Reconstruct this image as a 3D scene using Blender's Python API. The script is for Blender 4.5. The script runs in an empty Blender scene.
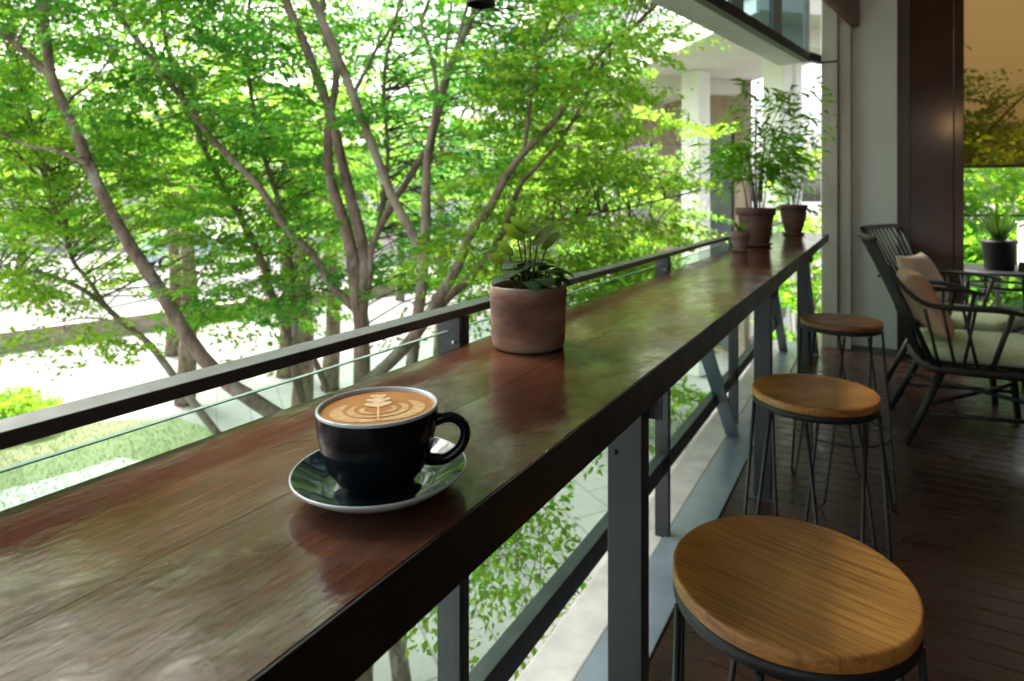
import bpy, math, random
import numpy as np
from mathutils import Vector, Matrix
R = math.radians
rng = np.random.default_rng(7)
random.seed(7)
scene = bpy.context.scene
C = scene.collection

# ------------------------------------------------------------------ camera frame used to measure the photograph
F, PX, PY, EYE = 625.0, 545.0, 197.0, 1.30
PSI = math.atan2(876 - PX, F)
cs, sn = math.cos(PSI), math.sin(PSI)
def P(px, py, Z):
    xc = (px - PX) / F * Z
    return Vector((cs * xc - sn * Z, sn * xc + cs * Z, EYE - (py - PY) / F * Z))
def G(px, py, z):
    Z = F * (EYE - z) / (py - PY)
    return P(px, py, Z)

# ------------------------------------------------------------------ mesh builder
class MB:
    def __init__(s): s.v = []; s.f = []; s.sm = []
    def add(s, vs, fs, smooth=False):
        o = len(s.v); s.v += [tuple(p) for p in vs]
        s.f += [tuple(i + o for i in f) for f in fs]; s.sm += [smooth] * len(fs); return s
    def box(s, x0, x1, y0, y1, z0, z1, M=None):
        vs = [Vector(p) for p in ((x0,y0,z0),(x1,y0,z0),(x1,y1,z0),(x0,y1,z0),(x0,y0,z1),(x1,y0,z1),(x1,y1,z1),(x0,y1,z1))]
        if M is not None: vs = [M @ p for p in vs]
        return s.add(vs, [(0,3,2,1),(4,5,6,7),(0,1,5,4),(1,2,6,5),(2,3,7,6),(3,0,4,7)])
    def bar(s, a, b, w, t, up=(0,0,1)):
        a = Vector(a); b = Vector(b); d = (b - a).normalized(); u = Vector(up)
        r = d.cross(u).normalized(); u = r.cross(d)
        vs = [q + r * (i * w / 2) + u * (j * t / 2) for q in (a, b) for i, j in ((-1,-1),(1,-1),(1,1),(-1,1))]
        return s.add(vs, [(3,2,1,0),(4,5,6,7),(0,1,5,4),(1,2,6,5),(2,3,7,6),(3,0,4,7)])
    def tube(s, pts, rad, n=8, cap=True, wob=0.0):
        pts = [Vector(p) for p in pts]
        if not hasattr(rad, '__len__'): rad = [rad] * len(pts)
        rings = []; u = None
        for i, p in enumerate(pts):
            d = (pts[min(i+1, len(pts)-1)] - pts[max(i-1, 0)]).normalized()
            if u is None:
                u = d.orthogonal().normalized()
            else:
                u = (u - d * u.dot(d)).normalized()
            w = d.cross(u)
            ring = []
            for k in range(n):
                a = 2 * math.pi * k / n
                rr = rad[i] * (1 + (random.uniform(-wob, wob) if wob else 0))
                ring.append(p + (u * math.cos(a) + w * math.sin(a)) * rr)
            rings.append(ring)
        vs = [q for r in rings for q in r]; fs = []
        for i in range(len(pts) - 1):
            for k in range(n):
                k2 = (k + 1) % n
                fs.append((i*n+k, i*n+k2, (i+1)*n+k2, (i+1)*n+k))
        if cap:
            fs.append(tuple(range(n))[::-1]); fs.append(tuple((len(pts)-1)*n + k for k in range(n)))
        return s.add(vs, fs, True)
    def lathe(s, prof, n=48, c=(0,0,0), close=False, rx=1, ry=1):
        vs = []; fs = []
        for r, z in prof:
            for k in range(n):
                a = 2*math.pi*k/n
                vs.append((c[0] + rx*r*math.cos(a), c[1] + ry*r*math.sin(a), c[2] + z))
        m = len(prof)
        for i in range(m - 1 if not close else m):
            for k in range(n):
                k2 = (k+1) % n; j = (i+1) % m
                fs.append((i*n+k, i*n+k2, j*n+k2, j*n+k))
        return s.add(vs, fs, True)
    def disc(s, r, z, n=48, c=(0,0)):
        return s.add([(c[0]+r*math.cos(2*math.pi*k/n), c[1]+r*math.sin(2*math.pi*k/n), z) for k in range(n)], [tuple(range(n))])
    def build(s, name, mat, parent=None, bevel=0, seg=2, loc=None):
        me = bpy.data.meshes.new(name); me.from_pydata(s.v, [], s.f)
        me.polygons.foreach_set('use_smooth', s.sm); me.materials.append(mat); me.update()
        o = bpy.data.objects.new(name, me); C.objects.link(o)
        if parent: o.parent = parent
        if loc is not None: o.location = loc
        if bevel:
            b = o.modifiers.new('bevel', 'BEVEL'); b.width = bevel; b.segments = seg; b.limit_method = 'ANGLE'; b.angle_limit = R(40)
        return o
def tag(o, label=None, cat=None, group=None, kind=None):
    if label: o['label'] = label
    if cat: o['category'] = cat
    if group: o['group'] = group
    if kind: o['kind'] = kind
    return o
def thing(name, label, cat, loc=(0,0,0), rz=0, group=None):
    o = bpy.data.objects.new(name, None); C.objects.link(o)
    o.location = loc; o.rotation_euler = (0,0,rz); o.empty_display_size = .1
    return tag(o, label, cat, group)
def copy_tree(o, parent=None):
    c = o.copy(); C.objects.link(c)
    if parent: c.parent = parent
    for ch in list(o.children): copy_tree(ch, c)
    return c
def smooth_path(pts, k=4):
    pts = [Vector(p) for p in pts]; out = []
    for i in range(len(pts)-1):
        p0 = pts[max(i-1,0)]; p1 = pts[i]; p2 = pts[i+1]; p3 = pts[min(i+2,len(pts)-1)]
        for j in range(k):
            t = j/k
            out.append(.5*((2*p1)+(p2-p0)*t+(2*p0-5*p1+4*p2-p3)*t*t+(3*p1-p0-3*p2+p3)*t**3))
    out.append(pts[-1]); return out
def lerp_list(vals, n):
    return list(np.interp(np.linspace(0, len(vals)-1, n), range(len(vals)), vals))

# ------------------------------------------------------------------ materials
def new_mat(name):
    m = bpy.data.materials.new(name); m.use_nodes = True
    nt = m.node_tree; b = nt.nodes['Principled BSDF']; return m, nt, b
def N(nt, t, **kw):
    n = nt.nodes.new(t)
    for k, v in kw.items():
        if k in n.inputs: n.inputs[k].default_value = v
        else: setattr(n, k, v)
    return n
def ramp(nt, fac, stops):
    r = nt.nodes.new('ShaderNodeValToRGB'); e = r.color_ramp.elements
    while len(e) < len(stops): e.new(.5)
    for q, (p, c) in zip(e, stops): q.position = p; q.color = (*c, 1)
    nt.links.new(fac, r.inputs[0]); return r
def coords(nt, scale=(1,1,1), rot=(0,0,0), kind='Object'):
    tc = nt.nodes.new('ShaderNodeTexCoord'); mp = nt.nodes.new('ShaderNodeMapping')
    mp.inputs['Scale'].default_value = scale; mp.inputs['Rotation'].default_value = rot
    nt.links.new(tc.outputs[kind], mp.inputs[0]); return mp.outputs[0]
def bump(nt, b, h, strength=.2, dist=.01):
    n = nt.nodes.new('ShaderNodeBump'); n.inputs['Strength'].default_value = strength; n.inputs['Distance'].default_value = dist
    nt.links.new(h, n.inputs['Height']); nt.links.new(n.outputs[0], b.inputs['Normal']); return n
def noisy(name, c1, c2, scale=5, rough=(.5,.7), stretch=(1,1,1), bstr=.15, bdist=.004, metal=0, detail=6, coat=0, spec=.5, mid=(.3,.7)):
    m, nt, b = new_mat(name)
    n = N(nt, 'ShaderNodeTexNoise', Scale=scale, Detail=detail, Roughness=.6)
    nt.links.new(coords(nt, stretch), n.inputs['Vector'])
    r = ramp(nt, n.outputs[0], [(mid[0], c1), (mid[1], c2)]); nt.links.new(r.outputs[0], b.inputs['Base Color'])
    mr = N(nt, 'ShaderNodeMapRange'); mr.inputs[3].default_value, mr.inputs[4].default_value = rough
    n2 = N(nt, 'ShaderNodeTexNoise', Scale=scale*2.3, Detail=4.0); nt.links.new(coords(nt, stretch), n2.inputs['Vector'])
    nt.links.new(n2.outputs[0], mr.inputs[0]); nt.links.new(mr.outputs[0], b.inputs['Roughness'])
    b.inputs['Metallic'].default_value = metal; b.inputs['Coat Weight'].default_value = coat
    b.inputs['Specular IOR Level'].default_value = spec
    if bstr: bump(nt, b, n2.outputs[0], bstr, bdist)
    return m
def wood(name, cols, along='y', scale=6, rough=(.2,.35), bstr=.25, bdist=.002, coat=0, spread=14, knots=False, grout=0, dist=.6):
    m, nt, b = new_mat(name)
    st = {'y': (spread,1,spread), 'x': (1,spread,spread)}[along]
    v = coords(nt, st)
    n = N(nt, 'ShaderNodeTexNoise', Scale=scale, Detail=8.0, Roughness=.62, Distortion=dist); nt.links.new(v, n.inputs['Vector'])
    big = N(nt, 'ShaderNodeTexNoise', Scale=3.2, Detail=4.0); nt.links.new(coords(nt, (1,1,1)), big.inputs['Vector'])
    mx = N(nt, 'ShaderNodeMath', operation='MULTIPLY_ADD'); mx.inputs[1].default_value = .55
    nt.links.new(n.outputs[0], mx.inputs[0])
    ml = N(nt, 'ShaderNodeMath', operation='MULTIPLY'); ml.inputs[1].default_value = .45; nt.links.new(big.outputs[0], ml.inputs[0]); nt.links.new(ml.outputs[0], mx.inputs[2])
    k = len(cols); r = ramp(nt, mx.outputs[0], [(.39 + .22*i/(k-1), c) for i, c in enumerate(cols)])
    col = r.outputs[0]
    if knots:
        vo = N(nt, 'ShaderNodeTexVoronoi', Scale=5.0); nt.links.new(coords(nt, (1.0,.6,1.0) if along=='x' else (.6,1,1)), vo.inputs['Vector'])
        kr = ramp(nt, vo.outputs['Distance'], [(0.03, (.25,.2,.16)), (.14, (1,1,1))])
        mm = N(nt, 'ShaderNodeMixRGB', blend_type='MULTIPLY'); mm.inputs[0].default_value = .8
        nt.links.new(col, mm.inputs[1]); nt.links.new(kr.outputs[0], mm.inputs[2]); col = mm.outputs[0]
    nt.links.new(col, b.inputs['Base Color'])
    n2 = N(nt, 'ShaderNodeTexNoise', Scale=9.0, Detail=5.0); nt.links.new(coords(nt, (1,1,1)), n2.inputs['Vector'])
    mr = N(nt, 'ShaderNodeMapRange'); mr.inputs[1].default_value=.3; mr.inputs[2].default_value=.7; mr.inputs[3].default_value, mr.inputs[4].default_value = rough
    nt.links.new(n2.outputs[0], mr.inputs[0]); nt.links.new(mr.outputs[0], b.inputs['Roughness'])
    b.inputs['Coat Weight'].default_value = coat; b.inputs['Coat Roughness'].default_value = .12
    bump(nt, b, n.outputs[0], bstr, bdist)
    return m
def leafmat(name, base, trans, var=.35, mixf=.5, rough=.45, spec=.3):
    m, nt, b = new_mat(name)
    geo = N(nt, 'ShaderNodeNewGeometry')
    hs = N(nt, 'ShaderNodeHueSaturation'); hs.inputs['Color'].default_value = (*base, 1)
    hs2 = N(nt, 'ShaderNodeHueSaturation'); hs2.inputs['Color'].default_value = (*trans, 1)
    mr = N(nt, 'ShaderNodeMapRange'); mr.inputs[3].default_value = 1-var; mr.inputs[4].default_value = 1+var
    cn = N(nt, 'ShaderNodeTexNoise', Scale=1.6, Detail=2.0); nt.links.new(coords(nt, (1,1,1)), cn.inputs['Vector'])
    av = N(nt, 'ShaderNodeMath', operation='MULTIPLY_ADD'); av.inputs[1].default_value = .6; nt.links.new(geo.outputs['Random Per Island'], av.inputs[0])
    cm = N(nt, 'ShaderNodeMapRange'); cm.inputs[1].default_value = .3; cm.inputs[2].default_value = .7; cm.inputs[4].default_value = .4; nt.links.new(cn.outputs[0], cm.inputs[0]); nt.links.new(cm.outputs[0], av.inputs[2])
    nt.links.new(av.outputs[0], mr.inputs[0])
    mh = N(nt, 'ShaderNodeMapRange'); mh.inputs[3].default_value = .482; mh.inputs[4].default_value = .54
    wn = N(nt, 'ShaderNodeMath', operation='MULTIPLY'); wn.inputs[1].default_value = 7.31
    fr = N(nt, 'ShaderNodeMath', operation='FRACT'); nt.links.new(geo.outputs['Random Per Island'], wn.inputs[0]); nt.links.new(wn.outputs[0], fr.inputs[0]); nt.links.new(fr.outputs[0], mh.inputs[0])
    for h in (hs, hs2): nt.links.new(mr.outputs[0], h.inputs['Value']); nt.links.new(mh.outputs[0], h.inputs['Hue'])
    nt.links.new(hs.outputs[0], b.inputs['Base Color']); b.inputs['Roughness'].default_value = rough
    b.inputs['Specular IOR Level'].default_value = spec
    tr = N(nt, 'ShaderNodeBsdfTranslucent'); nt.links.new(hs2.outputs[0], tr.inputs[0])
    mix = N(nt, 'ShaderNodeMixShader'); mix.inputs[0].default_value = mixf
    nt.links.new(b.outputs[0], mix.inputs[1]); nt.links.new(tr.outputs[0], mix.inputs[2])
    nt.links.new(mix.outputs[0], nt.nodes['Material Output'].inputs['Surface'])
    return m
def glass(name, tint=(.86,.95,.91), gloss=.12):
    m, nt, b = new_mat(name)
    t = N(nt, 'ShaderNodeBsdfTransparent'); t.inputs[0].default_value = (*tint, 1)
    g = N(nt, 'ShaderNodeBsdfGlossy'); g.inputs['Roughness'].default_value = .02
    fr = N(nt, 'ShaderNodeFresnel', IOR=1.5); geo = N(nt, 'ShaderNodeNewGeometry')
    inv = N(nt, 'ShaderNodeMath', operation='SUBTRACT'); inv.inputs[0].default_value = 1; nt.links.new(geo.outputs['Backfacing'], inv.inputs[1])
    mu = N(nt, 'ShaderNodeMath', operation='MULTIPLY'); nt.links.new(fr.outputs[0], mu.inputs[0]); nt.links.new(inv.outputs[0], mu.inputs[1])
    mix = N(nt, 'ShaderNodeMixShader'); nt.links.new(mu.outputs[0], mix.inputs[0])
    nt.links.new(t.outputs[0], mix.inputs[1]); nt.links.new(g.outputs[0], mix.inputs[2])
    nt.links.new(mix.outputs[0], nt.nodes['Material Output'].inputs['Surface']); return m

M_counter = wood('counter_wood', [(.022,.0085,.0048),(.051,.0185,.0098),(.088,.032,.0152)], 'y', 7, (.05,.22), .35, .003, coat=0, spread=34)
nt = M_counter.node_tree; b = nt.nodes['Principled BSDF']
for l in list(nt.links):
    if l.to_socket == b.inputs['Normal']: old = l.from_node
b.inputs['Specular IOR Level'].default_value = .28
old.inputs['Strength'].default_value = .04
nz = N(nt, 'ShaderNodeTexNoise', Scale=26.0, Detail=6.0, Roughness=.6); nt.links.new(coords(nt, (1.3,.7,1)), nz.inputs['Vector'])
b2 = nt.nodes.new('ShaderNodeBump'); b2.inputs['Strength'].default_value = .24; b2.inputs['Distance'].default_value = .004
nt.links.new(nz.outputs[0], b2.inputs['Height']); nt.links.new(old.outputs[0], b2.inputs['Normal']); nt.links.new(b2.outputs[0], b.inputs['Normal']); nt.links.new(b2.outputs[0], b.inputs['Coat Normal'])
pn = N(nt, 'ShaderNodeTexNoise', Scale=11.0, Detail=5.0, Roughness=.65); nt.links.new(coords(nt, (1.2,.6,1)), pn.inputs['Vector'])
pr = ramp(nt, pn.outputs[0], [(.46, (0,0,0)), (.62, (.75,.75,.75))]); nt.links.new(pr.outputs[0], b.inputs['Coat Weight']); b.inputs['Coat Roughness'].default_value = .07
M_seat = wood('oak_seat', [(.17,.064,.011),(.33,.14,.025),(.45,.21,.043)], 'x', 6, (.38,.58), .3, .001, spread=26, knots=True)
M_seat2 = wood('oak_seat_dark', [(.11,.046,.012),(.18,.08,.022),(.24,.115,.035)], 'x', 6, (.35,.55), .3, .001, spread=26)
for mt_ in (M_seat, M_seat2):
    nt = mt_.node_tree; b = nt.nodes['Principled BSDF']; src = b.inputs['Base Color'].links[0].from_socket
    br = N(nt, 'ShaderNodeTexBrick', Scale=1.0); br.offset = .37; br.inputs['Color1'].default_value = (1,1,1,1); br.inputs['Color2'].default_value = (.8,.76,.72,1); br.inputs['Mortar'].default_value = (.5,.45,.4,1)
    br.inputs['Mortar Size'].default_value = .0005; br.inputs['Brick Width'].default_value = .62; br.inputs['Row Height'].default_value = .062
    nt.links.new(coords(nt, (1,1,1)), br.inputs['Vector'])
    mm = N(nt, 'ShaderNodeMixRGB', blend_type='MULTIPLY'); mm.inputs[0].default_value = 1; nt.links.new(src, mm.inputs[1]); nt.links.new(br.outputs[0], mm.inputs[2]); nt.links.new(mm.outputs[0], b.inputs['Base Color'])
M_floor = wood('floor_boards', [(.014,.0045,.003),(.021,.007,.0048),(.03,.010,.0068)], 'x', 2, (.22,.42), .25, .0015, spread=16, dist=0)
M_brown = wood('brown_timber', [(.07,.03,.012),(.12,.055,.022),(.17,.08,.035)], 'y', 3, (.35,.5), .1, .002)
M_ceil = noisy('ceiling_paint', (.42,.36,.3), (.5,.44,.38), 3, (.7,.9), bstr=.05)
M_wall = noisy('inner_wall_paint', (.06,.045,.035), (.09,.065,.05), 3, (.6,.8), bstr=.05)
M_steel = noisy('grey_painted_steel', (.016,.019,.021), (.03,.034,.037), 9, (.3,.5), bstr=.05, bdist=.001)
M_rail = noisy('dark_rail_steel', (.022,.025,.027), (.045,.05,.053), 20, (.28,.5), bstr=.08, bdist=.001)
M_black = noisy('black_steel', (.005,.005,.005), (.012,.012,.012), 20, (.4,.6), bstr=.05, bdist=.001, spec=.35)
M_chair = noisy('black_stained_wood', (.005,.005,.005), (.013,.013,.013), 14, (.45,.65), bstr=.1, bdist=.001, spec=.3)
M_curb = noisy('curb_concrete', (.24,.245,.23), (.36,.365,.34), 7, (.6,.9), bstr=.3, bdist=.004)
M_blue = noisy('blue_grey_steel', (.085,.115,.14), (.13,.17,.2), 4, (.25,.45), bstr=.05, bdist=.001)
M_tan = noisy('weathered_column', (.43,.41,.375), (.6,.58,.545), 5, (.5,.75), stretch=(1,1,.35), bstr=.15)
M_pale = noisy('pale_green_plaster', (.64,.73,.69), (.74,.82,.78), 2.5, (.4,.65), bstr=.12)
M_panel = noisy('brown_gloss_panel', (.05,.019,.0055), (.078,.032,.0095), 3, (.12,.2), bstr=.03, bdist=.002, spec=.3)
M_panelg = noisy('brown_grey_trim', (.07,.055,.04), (.11,.085,.06), 5, (.3,.45), bstr=.05)
M_white = noisy('white_render', (.74,.73,.7), (.83,.82,.8), 1.2, (.6,.9), bstr=.08)
M_soffit = noisy('soffit_concrete', (.6,.57,.52), (.7,.67,.62), 1.0, (.7,.9), bstr=.08)
M_greyb = noisy('grey_panel', (.35,.37,.38), (.5,.52,.53), 2, (.4,.7), bstr=.05)
M_brick = noisy('orange_brown_render', (.22,.16,.12), (.3,.23,.18), 2, (.6,.9), bstr=.1)
M_pave = noisy('pale_paving', (.14,.136,.13), (.2,.195,.187), .9, (.6,.9), bstr=.1, bdist=.01)
nt = M_pave.node_tree; b = nt.nodes['Principled BSDF']; src = b.inputs['Base Color'].links[0].from_socket
br = N(nt, 'ShaderNodeTexBrick', Scale=1.0); br.inputs['Color1'].default_value = (1,1,1,1); br.inputs['Color2'].default_value = (.86,.86,.85,1); br.inputs['Mortar'].default_value = (.45,.43,.4,1)
br.inputs['Mortar Size'].default_value = .012; br.inputs['Brick Width'].default_value = 1.2; br.inputs['Row Height'].default_value = .6
nt.links.new(coords(nt, (1,1,1), (0,0,.6)), br.inputs['Vector'])
mm = N(nt, 'ShaderNodeMixRGB', blend_type='MULTIPLY'); mm.inputs[0].default_value = 1; nt.links.new(src, mm.inputs[1]); nt.links.new(br.outputs[0], mm.inputs[2]); nt.links.new(mm.outputs[0], b.inputs['Base Color'])
M_road = noisy('road_concrete', (.1,.098,.096), (.145,.143,.14), .6, (.6,.9), bstr=.1, bdist=.01)
M_soil = noisy('soil', (.05,.035,.022), (.12,.085,.055), 30, (.8,1), bstr=.6, bdist=.01)
M_lawn = noisy('lawn', (.1,.13,.05), (.15,.175,.08), 3, (.8,1), bstr=.4, bdist=.02)
M_wallst = noisy('low_wall_stone', (.25,.2,.17), (.42,.36,.31), 3, (.7,.95), bstr=.3, bdist=.02)
M_dglass = noisy('dark_window_glass', (.03,.04,.045), (.06,.07,.08), 1.5, (.05,.12), bstr=0)
M_glass = glass('clear_glass')
M_bglass = glass('blue_grey_glass', (.5,.6,.62))
M_lead = noisy('mullion_blue', (.16,.22,.28), (.22,.29,.36), 6, (.3,.5), bstr=.03)
M_bark = noisy('bark', (.075,.05,.032), (.29,.22,.16), 11, (.75,.95), stretch=(1,1,.45), bstr=.9, bdist=.02, mid=(.33,.72))
M_bark2 = noisy('bark_pale', (.1,.072,.05), (.33,.27,.21), 9, (.75,.95), stretch=(1,1,.45), bstr=.8, bdist=.02)
for mt_ in (M_bark, M_bark2):
    nt = mt_.node_tree; b = nt.nodes['Principled BSDF']; src = b.inputs['Base Color'].links[0].from_socket
    ln_ = N(nt, 'ShaderNodeTexNoise', Scale=4.5, Detail=8.0, Roughness=.65); nt.links.new(coords(nt, (1,1,.6)), ln_.inputs['Vector'])
    lr = ramp(nt, ln_.outputs[0], [(.55, (0,0,0)), (.63, (.75,.75,.75))])
    mm = N(nt, 'ShaderNodeMixRGB'); nt.links.new(lr.outputs[0], mm.inputs[0]); nt.links.new(src, mm.inputs[1]); mm.inputs[2].default_value = (.3,.29,.24,1); nt.links.new(mm.outputs[0], b.inputs['Base Color'])
M_twig = noisy('twig', (.05,.042,.018), (.1,.085,.035), 20, (.7,.9), bstr=.1)
M_leafA = leafmat('leaf_fresh', (.05,.115,.016), (.38,.72,.06), .5, .6)
M_leafB = leafmat('leaf_deep', (.04,.105,.022), (.27,.63,.08), .5, .58)
M_leafC = leafmat('leaf_lime', (.065,.12,.016), (.5,.78,.06), .5, .6)
M_leafP = leafmat('pot_leaf', (.06,.11,.02), (.22,.34,.05), .3, .45)
M_leafD = leafmat('dark_leaf', (.022,.05,.013), (.07,.14,.015), .3, .35, .6, .12)
M_stem = noisy('green_stem', (.04,.06,.015), (.09,.1,.035), 30, (.6,.8), bstr=.1, spec=.15)
M_leafV = leafmat('veined_leaf', (.05,.09,.014), (.17,.28,.025), .25, .55, .7, .1)
M_grass = leafmat('grass_blade', (.1,.145,.05), (.17,.24,.08), .25, .4)

# ------------------------------------------------------------------ leaves
def leaf_mesh(name, mat, arr, parent=None):
    """arr: list of (base(n,3), dir(n,3), normal(n,3), length(n), width(n)); each leaf a folded diamond of four vertices."""
    B = np.concatenate([a[0] for a in arr]); D = np.concatenate([a[1] for a in arr]); Nn = np.concatenate([a[2] for a in arr])
    L = np.concatenate([a[3] for a in arr]); W = np.concatenate([a[4] for a in arr])
    D /= np.linalg.norm(D, axis=1)[:, None]
    S = np.cross(Nn, D); S /= (np.linalg.norm(S, axis=1)[:, None] + 1e-9); U = np.cross(D, S)
    n = len(B); V = np.empty((n, 4, 3))
    V[:, 0] = B; V[:, 2] = B + D * L[:, None] - U * (L * .12)[:, None]
    mid = B + D * (L * .45)[:, None] + U * (W * .22)[:, None]
    V[:, 1] = mid + S * (W / 2)[:, None]; V[:, 3] = mid - S * (W / 2)[:, None]
    me = bpy.data.meshes.new(name); me.vertices.add(n * 4); me.vertices.foreach_set('co', V.reshape(-1).astype(np.float32))
    o4 = np.arange(n)[:, None] * 4
    idx = np.concatenate([o4 + np.array([[0, 1, 2]]), o4 + np.array([[0, 2, 3]])], axis=1).reshape(-1)
    me.loops.add(n * 6); me.loops.foreach_set('vertex_index', idx.astype(np.int32))
    me.polygons.add(n * 2); me.polygons.foreach_set('loop_start', (np.arange(n * 2) * 3).astype(np.int32))
    me.materials.append(mat); me.update(calc_edges=True); me.validate()
    o = bpy.data.objects.new(name, me); C.objects.link(o)
    if parent: o.parent = parent
    return o
def spray(origin, direction, size, nl, ll, lw=.56, flat=.6, droop=.15):
    """a leafy twig: leaves on alternate side shoots, lying mostly in one tilted plane. Returns a leaf batch and its twig lines."""
    d = np.array(direction, float); d /= np.linalg.norm(d)
    up = np.array([0, 0, 1.0]) + rng.normal(0, .25, 3); sd = np.cross(up, d); sd /= np.linalg.norm(sd); up = np.cross(d, sd)
    t = rng.uniform(.08, 1.0, nl); side = np.where(rng.random(nl) < .5, 1, -1)
    env = np.sin(np.clip(t, 0, 1) * math.pi * .85 + .3)
    # side shoots
    nsh = 9; sh = np.round(t * nsh) / nsh
    out = rng.uniform(0, 1, nl) * env * .55 * size
    pos = np.array(origin)[None] + d[None] * (sh * size * .85 + out * .6)[:, None] + sd[None] * (side * out)[:, None]
    pos += up[None] * rng.normal(0, .035 * size, nl)[:, None]
    pos[:, 2] -= droop * size * (t ** 2 + (out / size) ** 2)
    az = rng.normal(0, .6, nl) + side * .75
    ld = d[None] * np.cos(az)[:, None] + sd[None] * np.sin(az)[:, None] + up[None] * rng.normal(-.25, .3, nl)[:, None]
    nn = up[None] + rng.normal(0, flat, (nl, 3))
    L = ll * rng.uniform(.5, 1.4, nl)
    return (pos, ld, nn, L, L * lw * rng.uniform(.8, 1.2, nl))
def rand_dir(v=.35):
    a = random.uniform(0, 2*math.pi); return Vector((math.cos(a), math.sin(a), random.uniform(-v, v))).normalized()

# ------------------------------------------------------------------ world, sun, camera
SUN_EL, SUN_AZ = R(50), R(-78)     # azimuth measured from +Y towards +X
sdir = Vector((math.sin(SUN_AZ)*math.cos(SUN_EL), math.cos(SUN_AZ)*math.cos(SUN_EL), math.sin(SUN_EL)))
w = bpy.data.worlds.new('World'); scene.world = w; w.use_nodes = True
nt = w.node_tree; bg = nt.nodes['Background']
sky = nt.nodes.new('ShaderNodeTexSky'); sky.sky_type = 'NISHITA'; sky.sun_disc = False
sky.sun_elevation = SUN_EL; sky.sun_rotation = SUN_AZ; sky.dust_density = 6; sky.air_density = 1.2; sky.ozone_density = .6
hsv = nt.nodes.new('ShaderNodeHueSaturation'); hsv.inputs['Saturation'].default_value = .3
nt.links.new(sky.outputs[0], hsv.inputs['Color']); nt.links.new(hsv.outputs[0], bg.inputs[0]); bg.inputs[1].default_value = .15
sl = bpy.data.lights.new('sun', 'SUN'); sl.energy = 2.7; sl.angle = R(12); sl.color = (1, .96, .9)
so = bpy.data.objects.new('sun', sl); C.objects.link(so); so.rotation_euler = sdir.to_track_quat('Z', 'Y').to_euler()
cam = bpy.data.cameras.new('camera'); co = bpy.data.objects.new('camera', cam); C.objects.link(co)
co.location = (0, 0, EYE); co.rotation_euler = (R(90), 0, PSI)
cam.sensor_width = 36; cam.lens = F / 1024 * 36; cam.shift_x = (512 - PX) / 1024; cam.shift_y = -(340.5 - PY) / 1024
cam.clip_start = .02; cam.clip_end = 2000
cam.dof.use_dof = True; cam.dof.focus_distance = .75; cam.dof.aperture_fstop = 6.5
scene.camera = co
scene.view_settings.view_transform = 'Standard'; scene.view_settings.look = 'None'; scene.view_settings.gamma = 1
scene.view_settings.exposure = 2.14

# ------------------------------------------------------------------ ground and street (street level is three metres below the terrace)
GZ = -3.0
MB().add([(-600,-600,GZ),(600,-600,GZ),(600,600,GZ),(-600,600,GZ)], [(0,1,2,3)]).build('ground', M_pave)
tag(bpy.data.objects['ground'], kind='structure')
D3 = Vector((.19, .98, 0)).normalized(); N3 = Vector((-D3.y, D3.x, 0))   # the street's direction and its far side
def strip(p, a, b, l0, l1, z): # quad from offset a to b across the street
    return [p + N3*a + D3*l0 + Vector((0,0,z)), p + N3*a + D3*l1 + Vector((0,0,z)), p + N3*b + D3*l1 + Vector((0,0,z)), p + N3*b + D3*l0 + Vector((0,0,z))]
S0 = G(0, 352, GZ); S0.z = 0
MB().add(strip(S0, 1.2, 9.5, -60, 120, GZ + .004), [(0,1,2,3)]).build('road', M_road)
tag(bpy.data.objects['road'], kind='structure')
mb = MB()
for a in (-14, ): mb.add(strip(S0, 5.3, 5.45, -60, 120, GZ + .008), [(0,1,2,3)])
tag(mb.build('road_marking', M_white), kind='structure')
# lawn
lp = [G(-350, 428, GZ), G(60, 424, GZ), G(175, 418, GZ), G(215, 430, GZ), G(205, 500, GZ), G(120, 640, GZ), G(-350, 640, GZ)]
MB().add([(p.x, p.y, GZ + .006) for p in lp], [tuple(range(len(lp)))]).build('lawn', M_lawn)
tag(bpy.data.objects['lawn'], kind='structure')
def in_poly(x, y, poly):
    c = False; j = len(poly) - 1
    for i in range(len(poly)):
        a, b_ = poly[i], poly[j]
        if (a.y > y) != (b_.y > y) and x < (b_.x - a.x) * (y - a.y) / (b_.y - a.y) + a.x: c = not c
        j = i
    return c
xs = [p.x for p in lp]; ys = [p.y for p in lp]; pts = []
while len(pts) < 16000:
    x, y = random.uniform(min(xs), max(xs)), random.uniform(min(ys), max(ys))
    if in_poly(x, y, lp): pts.append((x, y, GZ + .006))
B = np.array(pts); n = len(B)
dd = np.stack([rng.normal(0, .35, n), rng.normal(0, .35, n), np.ones(n)], 1); nn = np.stack([rng.normal(0,1,n), rng.normal(0,1,n), rng.normal(0,.2,n)], 1)
g = leaf_mesh('grass', M_grass, [(B, dd, nn, rng.uniform(.03,.07,n), rng.uniform(.008,.014,n))]); tag(g, kind='stuff')
# low planted wall between pavement and road
mb = MB()
a0, a1 = S0 - D3*40, S0 + D3*60
for off, w_, h_ in ((.0, .3, .55), (1.0, .25, .45)):
    mb.bar(a0 + N3*off + Vector((0,0,GZ + h_/2)), a1 + N3*off + Vector((0,0,GZ + h_/2)), w_, h_)
t = thing('low_wall', 'long low stone planter wall edging the pale street', 'low wall')
mb.build('wall', M_wallst, t)
MB().bar(a0 + N3*.51 + Vector((0,0,GZ+.2)), a1 + N3*.51 + Vector((0,0,GZ+.2)), .72, .36).build('soil_bed', M_soil, t)
arr = []
for k in range(140):
    p = S0 + D3*random.uniform(-14, 40) + N3*random.uniform(.3, .7) + Vector((0,0,GZ+.4))
    arr.append(spray(p, rand_dir(.2) + Vector((0,0,.6)), .3, 22, .07))
tag(leaf_mesh('ground_cover', M_leafC, arr), kind='stuff')
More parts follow.
